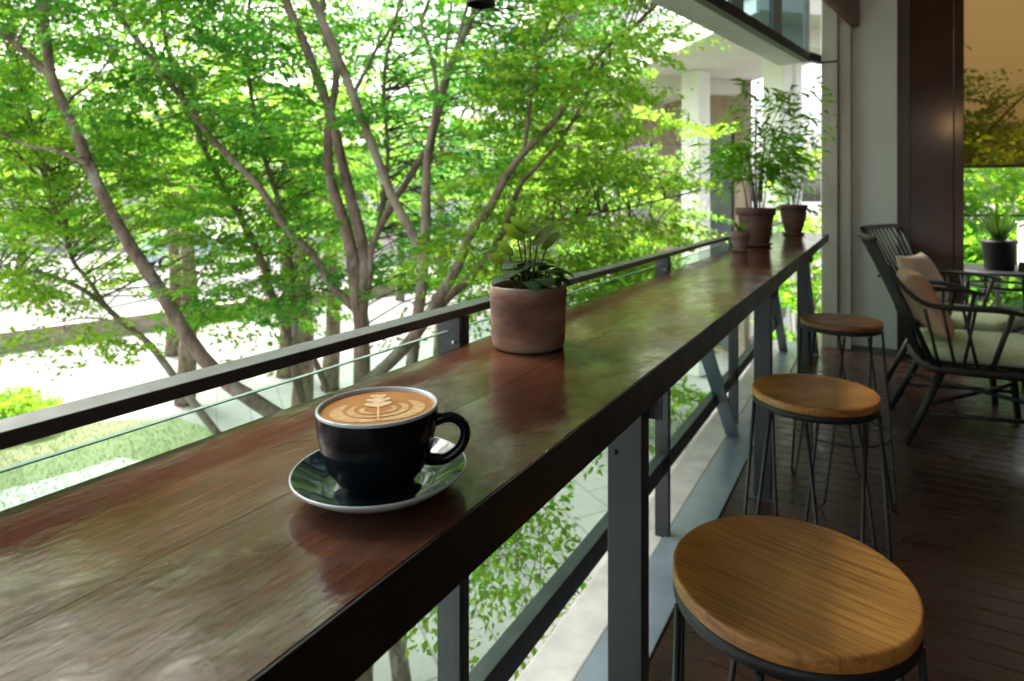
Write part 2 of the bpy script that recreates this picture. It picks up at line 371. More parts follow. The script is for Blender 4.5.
# far boundary wall, far pale block, van
fw = thing('boundary_wall', 'pale boundary wall at the far side of the street', 'wall')
q = P(440, 262, 41); q.z = 0
e0, e1 = q + N3*2 - D3*10, q + N3*2 + D3*40
MB().bar(e0 + Vector((0,0,GZ+.8)), e1 + Vector((0,0,GZ+.8)), .25, 1.6).build('wall', M_white, fw)
MB().bar(e0 + Vector((0,0,GZ+1.66)), e1 + Vector((0,0,GZ+1.66)), .4, .12).build('coping', M_wallst, fw)

def block(name, label, c, rz, wx, dy, h, floors, bays, mat):
    t = thing(name, label, 'building', (c[0], c[1], GZ), rz)
    MB().box(-wx/2, wx/2, -dy/2, dy/2, 0, h).build('wall', mat, t)
    MB().box(-wx/2-.3, wx/2+.3, -dy/2-.3, dy/2+.3, h, h+.35).build('roof', M_greyb, t)
    fh = h / floors
    for i in range(floors):
        for j in range(bays):
            x = -wx/2 + (j+.5)*wx/bays; z = i*fh + fh*.3
            wdt = wx/bays*.3
            o = MB().box(x-wdt, x+wdt, -dy/2-.06, -dy/2-.01, z, z+fh*.5).build('window', M_dglass, t)
            MB().box(x-wdt-.1, x+wdt+.1, -dy/2-.2, -dy/2-.002, z-.14, z-.004).build('sill', M_white, o)
    return t
c0 = P(40, 262, 58); block('apartment_building', 'far pale building glimpsed through leaves at the left of the street', c0, PSI+.15, 26, 10, 11, 3, 8, M_white)
c0 = P(430, 262, 66); block('office_building', 'far grey building glimpsed between the trunks of the middle trees', c0, PSI-.1, 22, 10, 9, 3, 7, M_greyb)

def van(px, py, Z, rz):
    p = P(px, py, Z)
    t = thing('parked_van', 'teal and white van parked on the far side of the street', 'van', (p.x, p.y, GZ), rz)
    M_teal = noisy('teal_paint', (.25,.42,.43), (.3,.48,.49), 3, (.2,.3), bstr=0)
    prof = [(-2.2,.35),(2.2,.35),(2.25,.9),(1.75,1.15),(1.3,1.9),(1.0,2.0),(-2.1,2.0),(-2.25,1.2)]
    n = len(prof); vs = [(x, -.9, z) for x, z in prof] + [(x, .9, z) for x, z in prof]
    MB().add(vs, [tuple(range(n)), tuple(range(2*n-1, n-1, -1))] + [(i, n+i, n+(i+1)%n, (i+1)%n) for i in range(n)]).build('body', M_teal, t, .06)
    for s in (-1, 1):
        for x0, x1 in ((-1.9,-.9),(-.75,.2),(.35,1.2)):
            MB().box(x0, x1, s*.905-.012, s*.905+.012, 1.2, 1.75).build('window', M_dglass, t)
        for x in (-1.45, 1.4):
            m = MB(); m.tube([(x, s*.72, .36), (x, s*.93, .36)], .36, 20); wv = m.build('wheel', M_black, t)
            m = MB(); m.tube([(x, s*.931, .36), (x, s*.945, .36)], .2, 16); m.build('rim', M_greyb, wv)
    MB().box(-1.9, 1.9, -.912, .912, .6, .75).build('side_stripe', M_white, t)
    for s in (-.6, .6): MB().box(2.22, 2.27, s-.15, s+.15, .75, .95).build('headlight', M_white, t)
van(182, 262, 40, math.atan2(D3.y, D3.x) + .1)

# ------------------------------------------------------------------ white concrete building on the right
def WC(xc, zc): return Vector((cs*xc - sn*zc, sn*xc + cs*zc, 0))
bld = thing('concrete_building', 'white concrete building raised on square columns behind the potted plants', 'building')
D2 = (WC(-.272, .962)).normalized(); Q2 = Vector((D2.y, -D2.x, 0))     # along the facade, and into the building (to the right)
pf = WC(2.976, 12)                                                     # a point of the fascia
ang = math.atan2(D2.y, D2.x)
MF = Matrix.Translation(pf) @ Matrix.Rotation(ang, 4, 'Z')             # local x along facade (receding left), local -y into building
zS = 4.35
MB().box(-1.9, 30, -3.6, 0, zS+.004, zS+.5, MF).build('floor_slab', M_soffit, bld)
MB().box(-1.9, 30, .003, .06, zS-.05, zS+.35, MF).build('fascia', M_white, bld)
MB().box(-1.9, 30, .0, .14, zS+.353, zS+.55, MF).build('ledge', M_white, bld)
for k in range(14):
    x = -1.8 + k*2.4
    MB().box(x, x+.16, -.5, -.34, zS+.5, zS+3.2, MF).build('upper_post', M_white, bld)
for k in range(13):
    x = -1.8 + k*2.4 + .17
    f = MB().box(x, x+2.22, -.46, -.38, zS+.5, zS+1.5, MF).build('balcony_panel', M_greyb, bld)
    MB().box(x, x+2.22, -.44, -.41, zS+1.52, zS+3.1, MF).build('window', M_dglass, bld)
MB().box(-1.9, 30, -3.8, .5, zS+3.2, zS+3.7, MF).build('roof', M_white, bld)
MB().box(3.5, 30, -3.5, -3.3, GZ, zS, MF).build('rear_wall', M_brick, bld)
for k in range(6): MB().box(4+k*5, 7+k*5, -3.295, -3.22, GZ+.2, zS-1.2, MF).build('window', M_dglass, bld)
def bcol(xc, zc, w_):
    p = WC(xc, zc); m = Matrix.Translation(p) @ Matrix.Rotation(ang+.5, 4, 'Z')
    o = MB().box(-w_/2, w_/2, -w_/2, w_/2, GZ, zS, m).build('column', M_white, bld, .02)
bcol(3.68, 15.25, .5); bcol(4.84, 13.0, .44); bcol(5.35, 13.6, .36)
bcol(2.2, 20.5, .5)
# beams under the slab
for x in (-1.2, 3.6, 8, 13): MB().box(x, x+.35, -3.28, -.8, zS-.35, zS, MF).build('beam', M_soffit, bld)
# ------------------------------------------------------------------ terrace structure
XE = lambda y: -1.57 + .184*y            # line of the hanging glass screen
XB = lambda y: -1.28 + .184*y            # line of the brown ceiling beam
mb = MB()
y = -4.0; k = 0
while y < 6.38:                            # boards run across the terrace
    j = 0; x = -.56; off = random.uniform(.4, 1.8)
    while x < 4.0:
        x1 = 4.0; mb.box(x + .001, x1 - .001, y + .0015, y + .0885, -.03 + random.uniform(-.0006,.0006), 0); x = x1; j += 1
    y += .09
fl = tag(mb.build('floor', M_floor, bevel=.0025, seg=1), kind='structure')
tag(MB().box(-.56, 4, -4, 6.45, -.28, -.035).build('floor_slab', M_curb), kind='structure')
tag(MB().box(-.715, -.563, -4, 6.0, -.28, .004).build('floor_edge_plate', M_blue, bevel=.004), kind='structure')
tag(MB().box(-.86, -.718, -4, 6.0, -.3, -.002).build('floor_curb', M_curb, bevel=.008), kind='structure')
ys = np.array([-4, 6.45]); mb = MB()
vs = [(XE(-4), -4, 3.3), (4, -4, 3.3), (4, 6.44, 3.3), (XE(6.44), 6.44, 3.3)]; vs += [(x, y_, 3.5) for x, y_, z in vs]
mb.add(vs, [(3,2,1,0),(4,5,6,7),(0,1,5,4),(1,2,6,5),(2,3,7,6),(3,0,4,7)]); tag(mb.build('ceiling', M_ceil), kind='structure')
wr = tag(MB().box(3.8, 4.0, -4, 6.4, 0, 3.297).build('wall_right', M_wall), kind='structure')
tag(MB().box(2.2, 3.797, -4.0, -3.85, 0, 3.297).build('wall_back', M_wall), kind='structure')
tag(MB().box(2.3, 3.797, 6.36, 6.5, 0, 3.297).build('wall_far', M_wall), kind='structure')
bb = MB(); bb.bar((XB(-4)+.03, -4, 3.02), (XB(5.97)+.03, 5.97, 3.02), .06, .54)
tag(bb.build('ceiling_beam', M_brown, bevel=.006), 'brown timber ceiling beam running up to the pale column', 'beam')
# hanging glass screen
gs = thing('glass_screen', 'dark steel framed glass screen hanging outside the ceiling edge', 'glass screen')
A, Bp = Vector((XE(-4), -4, 0)), Vector((XE(5.72), 5.72, 0)); dv = (Bp - A).normalized(); LL = (Bp - A).length; nv = Vector((dv.y, -dv.x, 0))
mb = MB(); mb.bar(A + Vector((0,0,2.48)), Bp + Vector((0,0,2.48)), .05, .075); mb.build('bottom_beam', M_black, gs)
mb = MB(); mb.bar(A - nv*.13 + Vector((0,0,2.452)), Bp - nv*.13 + Vector((0,0,2.452)), .2, .02); mb.build('soffit_strip', M_greyb, gs)
for k in range(13):
    p = Bp - dv*(.02 + k*.78)
    MB().bar(p + Vector((0,0,2.52)), p + Vector((0,0,3.297)), .2 if k else .1, .03, up=nv).build('mullion', M_lead, gs)
    if k < 12:
        q0 = p - dv*.11; q1 = p - dv*.67; zz = Vector((0,0,1))
        MB().bar(q0 + zz*2.905, q1 + zz*2.905, .012, .77).build('pane', M_bglass, gs)
MB().bar(Bp + Vector((0,.03,2.5)), Vector((-.425, 5.98, 2.5)), .05, .07).build('end_beam', M_black, gs)
# columns at the end of the counter
tc = thing('steel_column', 'weathered beige steel clad column at the end of the counter', 'column', (0,0,0))
MB().box(-.42, -.291, 5.9, 6.3, 0, 3.297).build('cladding', M_tan, tc, .005)
MB().box(-.287, -.19, 5.93, 6.3, 0, 3.297).build('cladding', M_tan, tc, .005)
MB().box(-.2905, -.2875, 5.89, 6.0, 0, 3.297).build('seam_strip', M_steel, tc)
MB().box(-.4205, -.291, 5.894, 5.899, 2.455, 2.47).build('joint_line', M_black, tc)
mb = MB()
for k in range(16):
    z = .2 + k*.2; mb.tube([(-.275, 5.927, z), (-.275, 5.931, z)], .006, 8)
mb.build('rivets', M_steel, tc)
pc = thing('plaster_column', 'broad pale green plaster column between beige column and brown panel', 'column')
MB().box(-.187, .16, 6.1, 6.4, 0, 3.297).build('shaft', M_pale, pc, .006)
o = MB(); o.tube([(.02, 6.096, .62), (.02, 6.1, .62)], .012, 12); o.build('cable_hole', M_black, pc)
bp = thing('brown_panel', 'tall glossy dark brown panel wall right of the pale column', 'panel')
MB().box(.163, .262, 6.30, 6.5, 0, 3.297).build('trim', M_panelg, bp, .004)
MB().box(.2625, .583, 6.335, 6.5, 0, 3.297).build('panel', M_panel, bp, .003)
MB().box(.586, .655, 6.30, 6.5, 0, 3.297).build('door_jamb', M_panel, bp, .004)
# roller blind and terrace beyond
rb = thing('roller_blind', 'brown see-through roller blind half lowered over the far opening', 'blind')
m, nt, b = new_mat('screen_fabric')
tr = N(nt, 'ShaderNodeBsdfTransparent'); tr.inputs[0].default_value = (.62,.48,.27,1)
df = N(nt, 'ShaderNodeBsdfTranslucent'); df.inputs[0].default_value = (.07,.04,.015,1)
b.inputs['Base Color'].default_value = (.16,.1,.05,1); b.inputs['Roughness'].default_value = .8
m1 = N(nt, 'ShaderNodeMixShader'); m1.inputs[0].default_value = .5; nt.links.new(b.outputs[0], m1.inputs[1]); nt.links.new(df.outputs[0], m1.inputs[2])
m2 = N(nt, 'ShaderNodeMixShader'); m2.inputs[0].default_value = .62; nt.links.new(m1.outputs[0], m2.inputs[1]); nt.links.new(tr.outputs[0], m2.inputs[2])
nt.links.new(m2.outputs[0], nt.nodes['Material Output'].inputs['Surface'])
MB().box(.66, 2.29, 6.42, 6.422, 1.57, 3.16).build('fabric', m, rb)
MB().box(.66, 2.29, 6.411, 6.431, 1.545, 1.57).build('bottom_bar', M_panel, rb)
o = MB(); o.tube([(.66, 6.42, 3.2), (2.29, 6.42, 3.2)], .04, 16); o.build('roller', M_greyb, rb)
tag(MB().box(.0, 4.0, 6.455, 8.5, -.25, -.01).build('outer_terrace', M_greyb), kind='structure')
rl = thing('terrace_railing', 'thin black railing round the outer terrace beyond the blind', 'railing')
MB().bar((-.2, 8.3, 1.1), (4, 8.3, 1.1), .05, .03).build('top_rail', M_black, rl)
MB().bar((-.2, 8.3, .1), (4, 8.3, .1), .03, .03).build('bottom_rail', M_black, rl)
for k in range(4): MB().box(-.2+k*1.35, -.16+k*1.35, 8.28, 8.32, -.01, 1.085).build('post', M_black, rl)
MB().box(-.15, 3.95, 8.296, 8.304, .13, 1.0).build('glass_panel', M_glass, rl)

# ------------------------------------------------------------------ counter
ct = thing('bar_counter', 'long varnished dark wood bar counter with the latte on it', 'counter')
X0, X1, Y0, Y1 = -.665, -.31, -2.2, 5.05
mb = MB()
for a, b_ in ((X0, -.4734), (-.4730, X1)): mb.box(a, b_, Y0, Y1, .995, 1.03)
mb.build('tabletop', M_counter, ct, .0003, 1)
M_front_shade = wood('counter_front_shade', [(.004,.002,.0012),(.007,.0033,.002),(.011,.0052,.003)], 'y', 5, (.45,.6), .25, .002)  # counter wood darkened to near black: shade of the front put into the colour
MB().box(-.36, -.3102, Y0, Y1, .9765, .994).build('front_batten', M_front_shade, ct, .002)
MB().box(-.3096, -.3076, Y0, Y1, .976, 1.0292).build('front_shade_strip', M_front_shade, ct, .0004)  # thin added strip, its dark colour stands for shade on the counter front
MB().box(-.664, -.61, Y0, Y1, .955, .994).build('back_batten', M_front_shade, ct, .002)
for yy in (-.5, 1.17, 2.84, 4.51):
    MB().box(-.60, -.365, yy-.02, yy+.02, .95, .994).build('cross_bearer', M_steel, ct)
for yy in (1.17, 2.84, 4.51):
    p = thing('counter_post', {1.17:'wide grey steel counter post just left of the nearest stool', 2.84:'grey steel counter post beside the middle stool', 4.51:'grey steel counter post farthest away near the far stool'}[yy], 'post', (-.433, yy, 0), 0, 'steel posts under the counter')
    m = MB(); m.box(-.036, .036, -.022, .022, .004, .953); m.build('post', M_steel, p, .003)
    MB().box(-.06, .06, -.05, .05, .001, .004).build('base_plate', M_steel, p)
    m = MB(); m.box(-.036, .06, .024, .032, .86, .953); m.build('bracket', M_rail, p)
    for sx in (-.018,):
        for zz in (.80, .835):
            m = MB(); m.tube([(sx, -.0225, zz), (sx, -.026, zz)], .005, 8); m.build('bolt', M_black, p)
for nm, (a, b_) in {'sloping steel brace in the railing between middle and far counter posts': ((-.69, 2.5, .97), (-.69, 3.48, .005)),
           'sloping steel brace in the railing farthest along near the column': ((-.69, 4.62, .97), (-.69, 5.6, .005)),
           'sloping steel brace below the counter end beside the last post': ((-.45, 4.66, .96), (-.45, 5.6, .005))}.items():
    m = MB(); m.bar(a, b_, .07, .012, up=(0, .7, .7)); tag(m.build('brace', M_blue, bevel=.001), nm, 'brace', 'sloping steel braces')
M_gedge = noisy('polished_glass_edge', (.12,.2,.17), (.2,.3,.26), 5, (.1,.2), bstr=0)
# ------------------------------------------------------------------ glass balustrade with flat steel rail
gb = thing('balustrade', 'glass balustrade with flat dark steel handrail behind the counter', 'balustrade')
yend = 5.88
MB().box(-.742, -.70, -3, yend, 1.0705, 1.087).build('handrail', M_rail, gb, .0015)
MB().box(-.745, -.705, -3, yend, .248, .315).build('bottom_rail', M_steel, gb, .002)
pys = [-1.72, -.37, .98, 2.33, 3.68, 5.03]
for yy in pys:
    p = MB(); p.box(-.752, -.7, yy-.006, yy+.004, -.002, 1.069); po = p.build('post', M_steel, gb)
    p = MB(); p.box(-.752, -.7, yy+.016, yy+.026, -.002, 1.069); p.build('post', M_steel, gb)
    for zz in (1.035, .3, .6):
        b_ = MB(); b_.tube([(-.712, yy-.006, zz-.012), (-.712, yy-.010, zz-.012)], .0035, 8); b_.build('bolt', M_greyb, po)
for i in range(len(pys)):
    ya = pys[i] + .032; yb = (pys[i+1] - .012) if i + 1 < len(pys) else yend
    MB().box(-.727, -.719, ya, yb, .32, 1.043).build('glass_panel', M_glass, gb)
    MB().box(-.7272, -.7188, ya, yb, 1.0432, 1.0446).build('glass_edge', M_gedge, gb)
# ------------------------------------------------------------------ stools
def make_stool(mat, rz):
    t = thing('bar_stool', None, 'stool')
    r = .1665; z = .757
    pr = [(0, z-.002), (r*.5, z-.0018), (r*.8, z-.001), (r-.006, z), (r-.002, z-.0012), (r, z-.0038), (r, z-.0205), (r-.002, z-.0225), (0, z-.0225)]
    m = MB(); m.lathe(pr, 72); s = m.build('seat', mat, t); s.rotation_euler.z = rz
    m = MB(); m.lathe([(r-.02, z-.0228), (r-.001, z-.0228), (r-.001, z-.040), (r-.02, z-.040)], 64, close=True); m.build('seat_ring', M_black, t)
    for k in range(4):
        a = R(45 + 90*k); m = MB()
        ca, sa = math.cos(a), math.sin(a); tx = Vector((-sa, ca, 0)); rd = Vector((ca, sa, 0))
        top = rd*(r-.022) + Vector((0,0,z-.044)); bot = rd*.215
        pts = [top + tx*.075, (top + tx*.075)*.35 + (bot + tx*.028)*.65 + Vector((0,0,.02)), bot + tx*.022 + Vector((0,0,.03)), bot + tx*.012 + Vector((0,0,.008)), bot + Vector((0,0,.006)),
               bot - tx*.012 + Vector((0,0,.008)), bot - tx*.022 + Vector((0,0,.03)), (top - tx*.075)*.35 + (bot - tx*.028)*.65 + Vector((0,0,.02)), top - tx*.075]
        m.tube(pts, .0055, 8); m.build('leg', M_black, t)
    rr = .195
    m = MB(); m.tube([(rr*math.cos(2*math.pi*k/40), rr*math.sin(2*math.pi*k/40), .27) for k in range(41)], .005, 8, cap=False); m.build('foot_ring', M_black, t)
    return t
st1 = make_stool(M_seat, R(-28)); st1.location = (-.11, .965, 0); st1.rotation_euler.z = R(12)
tag(st1, 'nearest round wooden stool with black hairpin legs at lower right', 'stool', 'bar stools along the counter')
st2 = copy_tree(st1); st2.location = (-.154, 1.915, 0); st2.rotation_euler.z = R(70)
tag(st2, 'middle round wooden stool, worn seat, between two other stools', 'stool')
st3 = make_stool(M_seat2, R(20)); st3.location = (-.137, 3.06, 0); st3.rotation_euler.z = R(25)
tag(st3, 'farthest round stool with darker brown seat beside the lounge chair', 'stool', 'bar stools along the counter')

# ------------------------------------------------------------------ coffee cup and saucer
M_navy = noisy('navy_glaze', (.0025,.0045,.007), (.004,.007,.010), 4, (.1,.2), bstr=0, spec=.3)
M_green = noisy('dark_green_glaze', (.004,.010,.014), (.007,.017,.022), 6, (.06,.12), bstr=0)
M_rim = noisy('pale_glaze_rim', (.3,.34,.34), (.44,.47,.46), 12, (.15,.25), bstr=0)
M_crema = noisy('coffee_crema', (.35,.14,.038), (.43,.19,.06), 30, (.55,.7), bstr=.05, bdist=.0005, spec=.12)
M_cream2 = noisy('milk_foam_blended', (.47,.235,.075), (.6,.40,.21), 130, (.5,.65), bstr=.05, bdist=.0005, spec=.15)
M_cream = noisy('milk_foam', (.52,.28,.10), (.72,.53,.31), 160, (.45,.6), bstr=.05, bdist=.0005)
cp = (-.405, .44, 1.03)
sa = thing('saucer', 'dark green glazed saucer with pale rim under the coffee cup', 'saucer', cp)
m = MB(); m.lathe([(0,.0055),(.026,.0055),(.0295,.007),(.032,.0058),(.045,.0075),(.058,.0115),(.070,.0181),(.0775,.0217)], 72); m.build('dish', M_green, sa)
m = MB(); m.lathe([(.0774,.0217),(.0782,.0221),(.079,.0212),(.0785,.0195),(.066,.0105),(.05,.004),(.044,.001),(.04,.0005),(.038,.003),(0,.003)], 72); m.build('rim', M_rim, sa)
cu = thing('coffee_cup', 'dark navy cup of latte on its saucer', 'cup', (cp[0]-.0022, cp[1]-.001, cp[2]+.0058))
H = .0725
outer = [(0,.002),(.024,.002),(.0272,0),(.0305,.0005),(.0318,.004),(.0375,.0085),(.0448,.018),(.0492,.030),(.0513,.040),(.0524,.0465),(.0531,.0485),(.0536,.0515),(.0541,.057),(.0546,.065),(.0548,H-.0025)]
m = MB(); m.lathe(outer, 80); m.build('body', M_navy, cu)
m = MB(); m.lathe([(.0548,H-.0026),(.0549,H-.001),(.0541,H),(.053,H+.0002),(.0518,H-.0008),(.0512,H-.003),(.050,H-.012),(.045,H-.03)], 80); m.build('rim', M_rim, cu)
m = MB(); m.disc(.0513, H-.0037, 72); m.build('coffee', M_crema, cu)
# latte art: the leaf points away from the viewer
art = MB(); zA = H-.0034
ax = Vector((cs, sn, 0)); ay = Vector((-sn, cs, 0))
vw = Vector((-cp[0], -cp[1], 0)).normalized(); ay = -vw; ax = Vector((ay.y, -ay.x, 0))
def A2(u, v): q = ax*u + ay*v; return (q.x, q.y, zA)
def ribbon(pts, wds):
    L_, R_ = [], []
    for i, (u, v) in enumerate(pts):
        u0, v0 = pts[max(i-1,0)]; u1, v1 = pts[min(i+1,len(pts)-1)]
        du, dv_ = u1-u0, v1-v0; l = math.hypot(du, dv_) or 1
        nx, ny = -dv_/l, du/l; w_ = wds[i]/2
        L_.append((u+nx*w_, v+ny*w_)); R_.append((u-nx*w_, v-ny*w_))
    n = len(pts); vs = [A2(*q) for q in L_] + [A2(*q) for q in R_]
    art.add(vs, [(i, n+i, n+i+1, i+1) for i in range(n-1)])
for s in (-1, 1):
    for (ra, rb2, w0) in ((.0375,.0290,.0120), (.0250,.0195,.0068), (.0150,.0110,.0050)):
        pts = []; wd = []
        for k in range(26):
            tt = k/25; a = R(-88) + tt*R(128)
            pts.append((s*ra*math.cos(a)*(.98), -.004 + rb2*math.sin(a)*1.0)); wd.append(w0*(.25 + .75*math.sin(math.pi*min(1, tt*1.02))**.6))
        zA += .00003; ribbon(pts, wd)
art.build('latte_ripples', M_cream2, cu); art = MB()
zA = H-.0031
ribbon([(0,-.034),(0,-.02),(0,-.004),(0,.01)], [.001,.0018,.0022,.0015])
def heart(v0, wv, hv):
    global zA; zA += .00004
    pts = [(0, v0)]
    for k in range(1, 12):
        tt = k/12; pts.append((wv*math.sin(tt*math.pi)**.8, v0 + hv*(tt*1.25 - .25*tt*tt)*(.85 if k > 9 else 1)))
    pts.append((0, v0+hv*.8)); full = pts + [(-u, v) for u, v in pts[-2:0:-1]]
    art.add([A2(*q) for q in full] + [A2(0, v0+hv*.5)], [(i, (i+1) % len(full), len(full)) for i in range(len(full))])
heart(.001, .0125, .019); heart(.0145, .0115, .017); heart(.0265, .0075, .0145)
art.build('latte_art', M_cream, cu)
# handle
hd = (ax*.97 - ay*.12).normalized()
hp = [(.050,.054),(.060,.0575),(.070,.0565),(.0785,.049),(.0795,.038),(.074,.027),(.063,.0195),(.052,.0185),(.043,.0205)]
m = MB(); pts = smooth_path([hd*r_ + Vector((0,0,z_)) for r_, z_ in hp], 4); m.tube(pts, lerp_list([.0056,.0052,.005,.005,.005,.005,.0052,.0056,.0062], len(pts)), 12); m.build('handle', M_navy, cu)

# ------------------------------------------------------------------ potted plants on the counter
def petal(mb, base, tip, width, normal, n=6, cup=.15, fold=.0):
    """one broad leaf as a small curved grid"""
    base = Vector(base); tip = Vector(tip); d = tip - base; L = d.length; d.normalize(); nrm = Vector(normal); s = d.cross(nrm).normalized(); u = s.cross(d)
    rows = n + 1; vs = []
    for i in range(rows):
        t_ = i/n; w_ = width/2 * (math.sin(math.pi*min(1, (t_*.93+.03)))**.65)
        cen = base + d*(L*t_) - u*(cup*L*(2*t_-1)**2)
        for j in (-1, -.5, 0, .5, 1): vs.append(cen + s*(w_*j) + u*(abs(j)*w_*fold))
    fs = [(i*5+j, i*5+j+1, (i+1)*5+j+1, (i+1)*5+j) for i in range(n) for j in range(4)]
    mb.add(vs, fs, True)
M_terra = noisy('weathered_terracotta', (.17,.075,.045), (.31,.17,.115), 7, (.75,.95), bstr=.4, bdist=.002, detail=10)
def pot_mat():
    m, nt, b = new_mat('weathered_terracotta_limed')
    tc = N(nt, 'ShaderNodeTexCoord'); sp = N(nt, 'ShaderNodeSeparateXYZ'); nt.links.new(tc.outputs['Object'], sp.inputs[0])
    n1 = N(nt, 'ShaderNodeTexNoise', Scale=22.0, Detail=10.0, Roughness=.7); nt.links.new(coords(nt, (1,1,1.8)), n1.inputs['Vector'])
    n2 = N(nt, 'ShaderNodeTexNoise', Scale=7.0, Detail=6.0); nt.links.new(coords(nt, (1,1,2.5)), n2.inputs['Vector'])
    r1 = ramp(nt, n2.outputs[0], [(.36, (.085,.04,.023)), (.5, (.18,.09,.052)), (.64, (.26,.17,.11))])
    zz = N(nt, 'ShaderNodeMapRange'); zz.inputs[1].default_value = .092; zz.inputs[2].default_value = .122; nt.links.new(sp.outputs[2], zz.inputs[0])
    zb = N(nt, 'ShaderNodeMapRange'); zb.inputs[1].default_value = .016; zb.inputs[2].default_value = .0; zb.inputs[4].default_value = .55; nt.links.new(sp.outputs[2], zb.inputs[0])
    ad = N(nt, 'ShaderNodeMath', operation='MAXIMUM'); nt.links.new(zz.outputs[0], ad.inputs[0]); nt.links.new(zb.outputs[0], ad.inputs[1])
    a2 = N(nt, 'ShaderNodeMath', operation='MULTIPLY_ADD'); a2.inputs[1].default_value = .5; nt.links.new(ad.outputs[0], a2.inputs[0]); nt.links.new(n1.outputs[0], a2.inputs[2])
    rr = ramp(nt, a2.outputs[0], [(.62, (0,0,0)), (.86, (1,1,1))])
    mx = N(nt, 'ShaderNodeMixRGB'); nt.links.new(rr.outputs[0], mx.inputs[0]); nt.links.new(r1.outputs[0], mx.inputs[1]); mx.inputs[2].default_value = (.24,.205,.155,1)
    nt.links.new(mx.outputs[0], b.inputs['Base Color']); b.inputs['Roughness'].default_value = .88
    bump(nt, b, n1.outputs[0], .9, .004); return m
M_pot1 = pot_mat()
M_lime = noisy('lime_bloom', (.3,.27,.22), (.42,.39,.33), 14, (.8,.95), bstr=.3, bdist=.002)
p1 = thing('potted_plant', 'straight weathered terracotta pot with curled leaves behind the cup', 'potted plant', (-.556, .985, 1.03))
m = MB(); r = .069; h = .113
m.lathe([(0,.001),(r*.86,.001),(r*.93,.004),(r*.955,.012),(r*.975,.04),(r,h-.022)], 64); m.build('pot', M_pot1, p1)
m = MB(); m.lathe([(r,h-.0218),(r*1.008,h-.019),(r*1.01,h-.010),(r*1.012,h-.003),(r*1.0,h),(r*.955,h),(r*.945,h-.004),(r*.93,.085)], 64); m.build('rim', M_pot1, p1)
m = MB(); m.disc(r*.938, .094, 40); m.build('soil', M_soil, p1)
m = MB(); lf = MB(); st = MB()
for k in range(24):
    a = 2*math.pi*k/16*2.4; q = random.uniform(.004, .046); b0 = Vector((q*.5*math.cos(a), q*.5*math.sin(a), .094))
    tip = Vector((q*1.25*math.cos(a), q*1.25*math.sin(a), .094 + random.uniform(.012, .05) + (.05-q)*.5))
    e = Vector((math.cos(a), math.sin(a), .2)).normalized()*random.uniform(.03, .042)
    petal(m, tip - e*.4, tip + e + Vector((0,0,-.012)), random.uniform(.034, .046), (math.cos(a)*.5, math.sin(a)*.5, 1), cup=.2)
    st.tube([b0, (b0+tip)/2 + Vector((0,0,.006)), tip - e*.3], .0016, 6)
R0 = Vector((cs, sn, 0)); Fw = Vector((-sn, cs, 0))
for u, f_, z, wd in ((-.036,.01,.165,.03),(-.019,0,.192,.038),(-.009,.016,.205,.036),(.017,-.004,.185,.044),(.034,.012,.178,.036),(.004,.02,.195,.03),(-.05,-.01,.15,.025)):
    b0 = R0*(u*.35) + Fw*(f_*.4) + Vector((0,0,.094)); tp = R0*u + Fw*f_ + Vector((0,0,z))
    pts = smooth_path([b0, b0*.5+tp*.5 + R0*(-u*.12), tp], 4); st.tube(pts, .0017, 6)
    dirn = (R0*(.7 if u > 0 else -.6) + Vector((0,0,.55)) + Fw*random.uniform(-.4,.4)).normalized()
    petal(lf, tp - dirn*.008, tp + dirn*wd, wd*1.2, Vector((0,0,1)) - R0*(.6 if u > 0 else -.6) - Fw*.5, cup=-.1, fold=.3)
m.build('leaves', M_leafD, p1); lf.build('curled_leaves', M_leafV, p1); st.build('stems', M_stem, p1)

M_clay = noisy('mossy_clay', (.045,.022,.013), (.11,.055,.034), 9, (.6,.85), bstr=.3, bdist=.003)
M_clay2 = noisy('grey_clay', (.11,.07,.05), (.2,.14,.11), 12, (.7,.9), bstr=.3, bdist=.002)
def tapered_pot(t, r, h, mat, saucer=True, belly=0):
    m = MB()
    if belly:
        prof = [(0,.018),(r*.55,.018),(r*.62,.03),(r*.8,h*.4),(r*.93,h*.7),(r*.9,h*.9)]
    else:
        prof = [(0,.018),(r*.66,.018),(r*.7,.024),(r*.9,h-.045),(r*.9,h-.04)]
    m.lathe(prof, 48); m.build('pot', mat, t)
    m = MB(); m.lathe([(r*.9,h-.0395),(r,h-.038),(r*1.01,h-.003),(r,h),(r*.9,h),(r*.88,h-.02)], 48); m.build('rim', mat, t)
    if saucer:
        m = MB(); m.lathe([(0,.001),(r*.72,.001),(r*.86,.016),(r*.84,.0175),(0,.0165)], 48); m.build('saucer', mat, t)
    m = MB(); m.disc(r*.885, h-.02, 32); m.build('soil', M_soil, t)
p2 = thing('potted_plant', 'large terracotta pot with tall leafy plant near the counter end', 'potted plant', (-.585, 3.58, 1.03))
tapered_pot(p2, .105, .21, M_clay)
stm = MB(); arr = []
for k in range(13):
    a = random.uniform(0, 2*math.pi); q = random.uniform(0, .05); hh = random.uniform(.2, .72)
    b0 = Vector((q*math.cos(a), q*math.sin(a), .19)); lean = random.uniform(.05, .42)*hh
    tip = b0 + Vector((math.cos(a)*lean - .03, math.sin(a)*lean*.8, hh)); mid = b0*.5 + tip*.5 + Vector((0,0,.06)) - Vector((math.cos(a), math.sin(a), 0))*lean*.2
    pts = smooth_path([b0, mid, tip], 5); stm.tube(pts, lerp_list([.004,.003,.0012], len(pts)), 5)
    for i in range(4, len(pts)):
        for _q in range(random.choice((1,1,2))):
            d_ = rand_dir(.2); arr.append(spray(pts[i], d_ + Vector((math.cos(a), math.sin(a), .1))*.6, .19, 8, .07, .27, .3, .45))
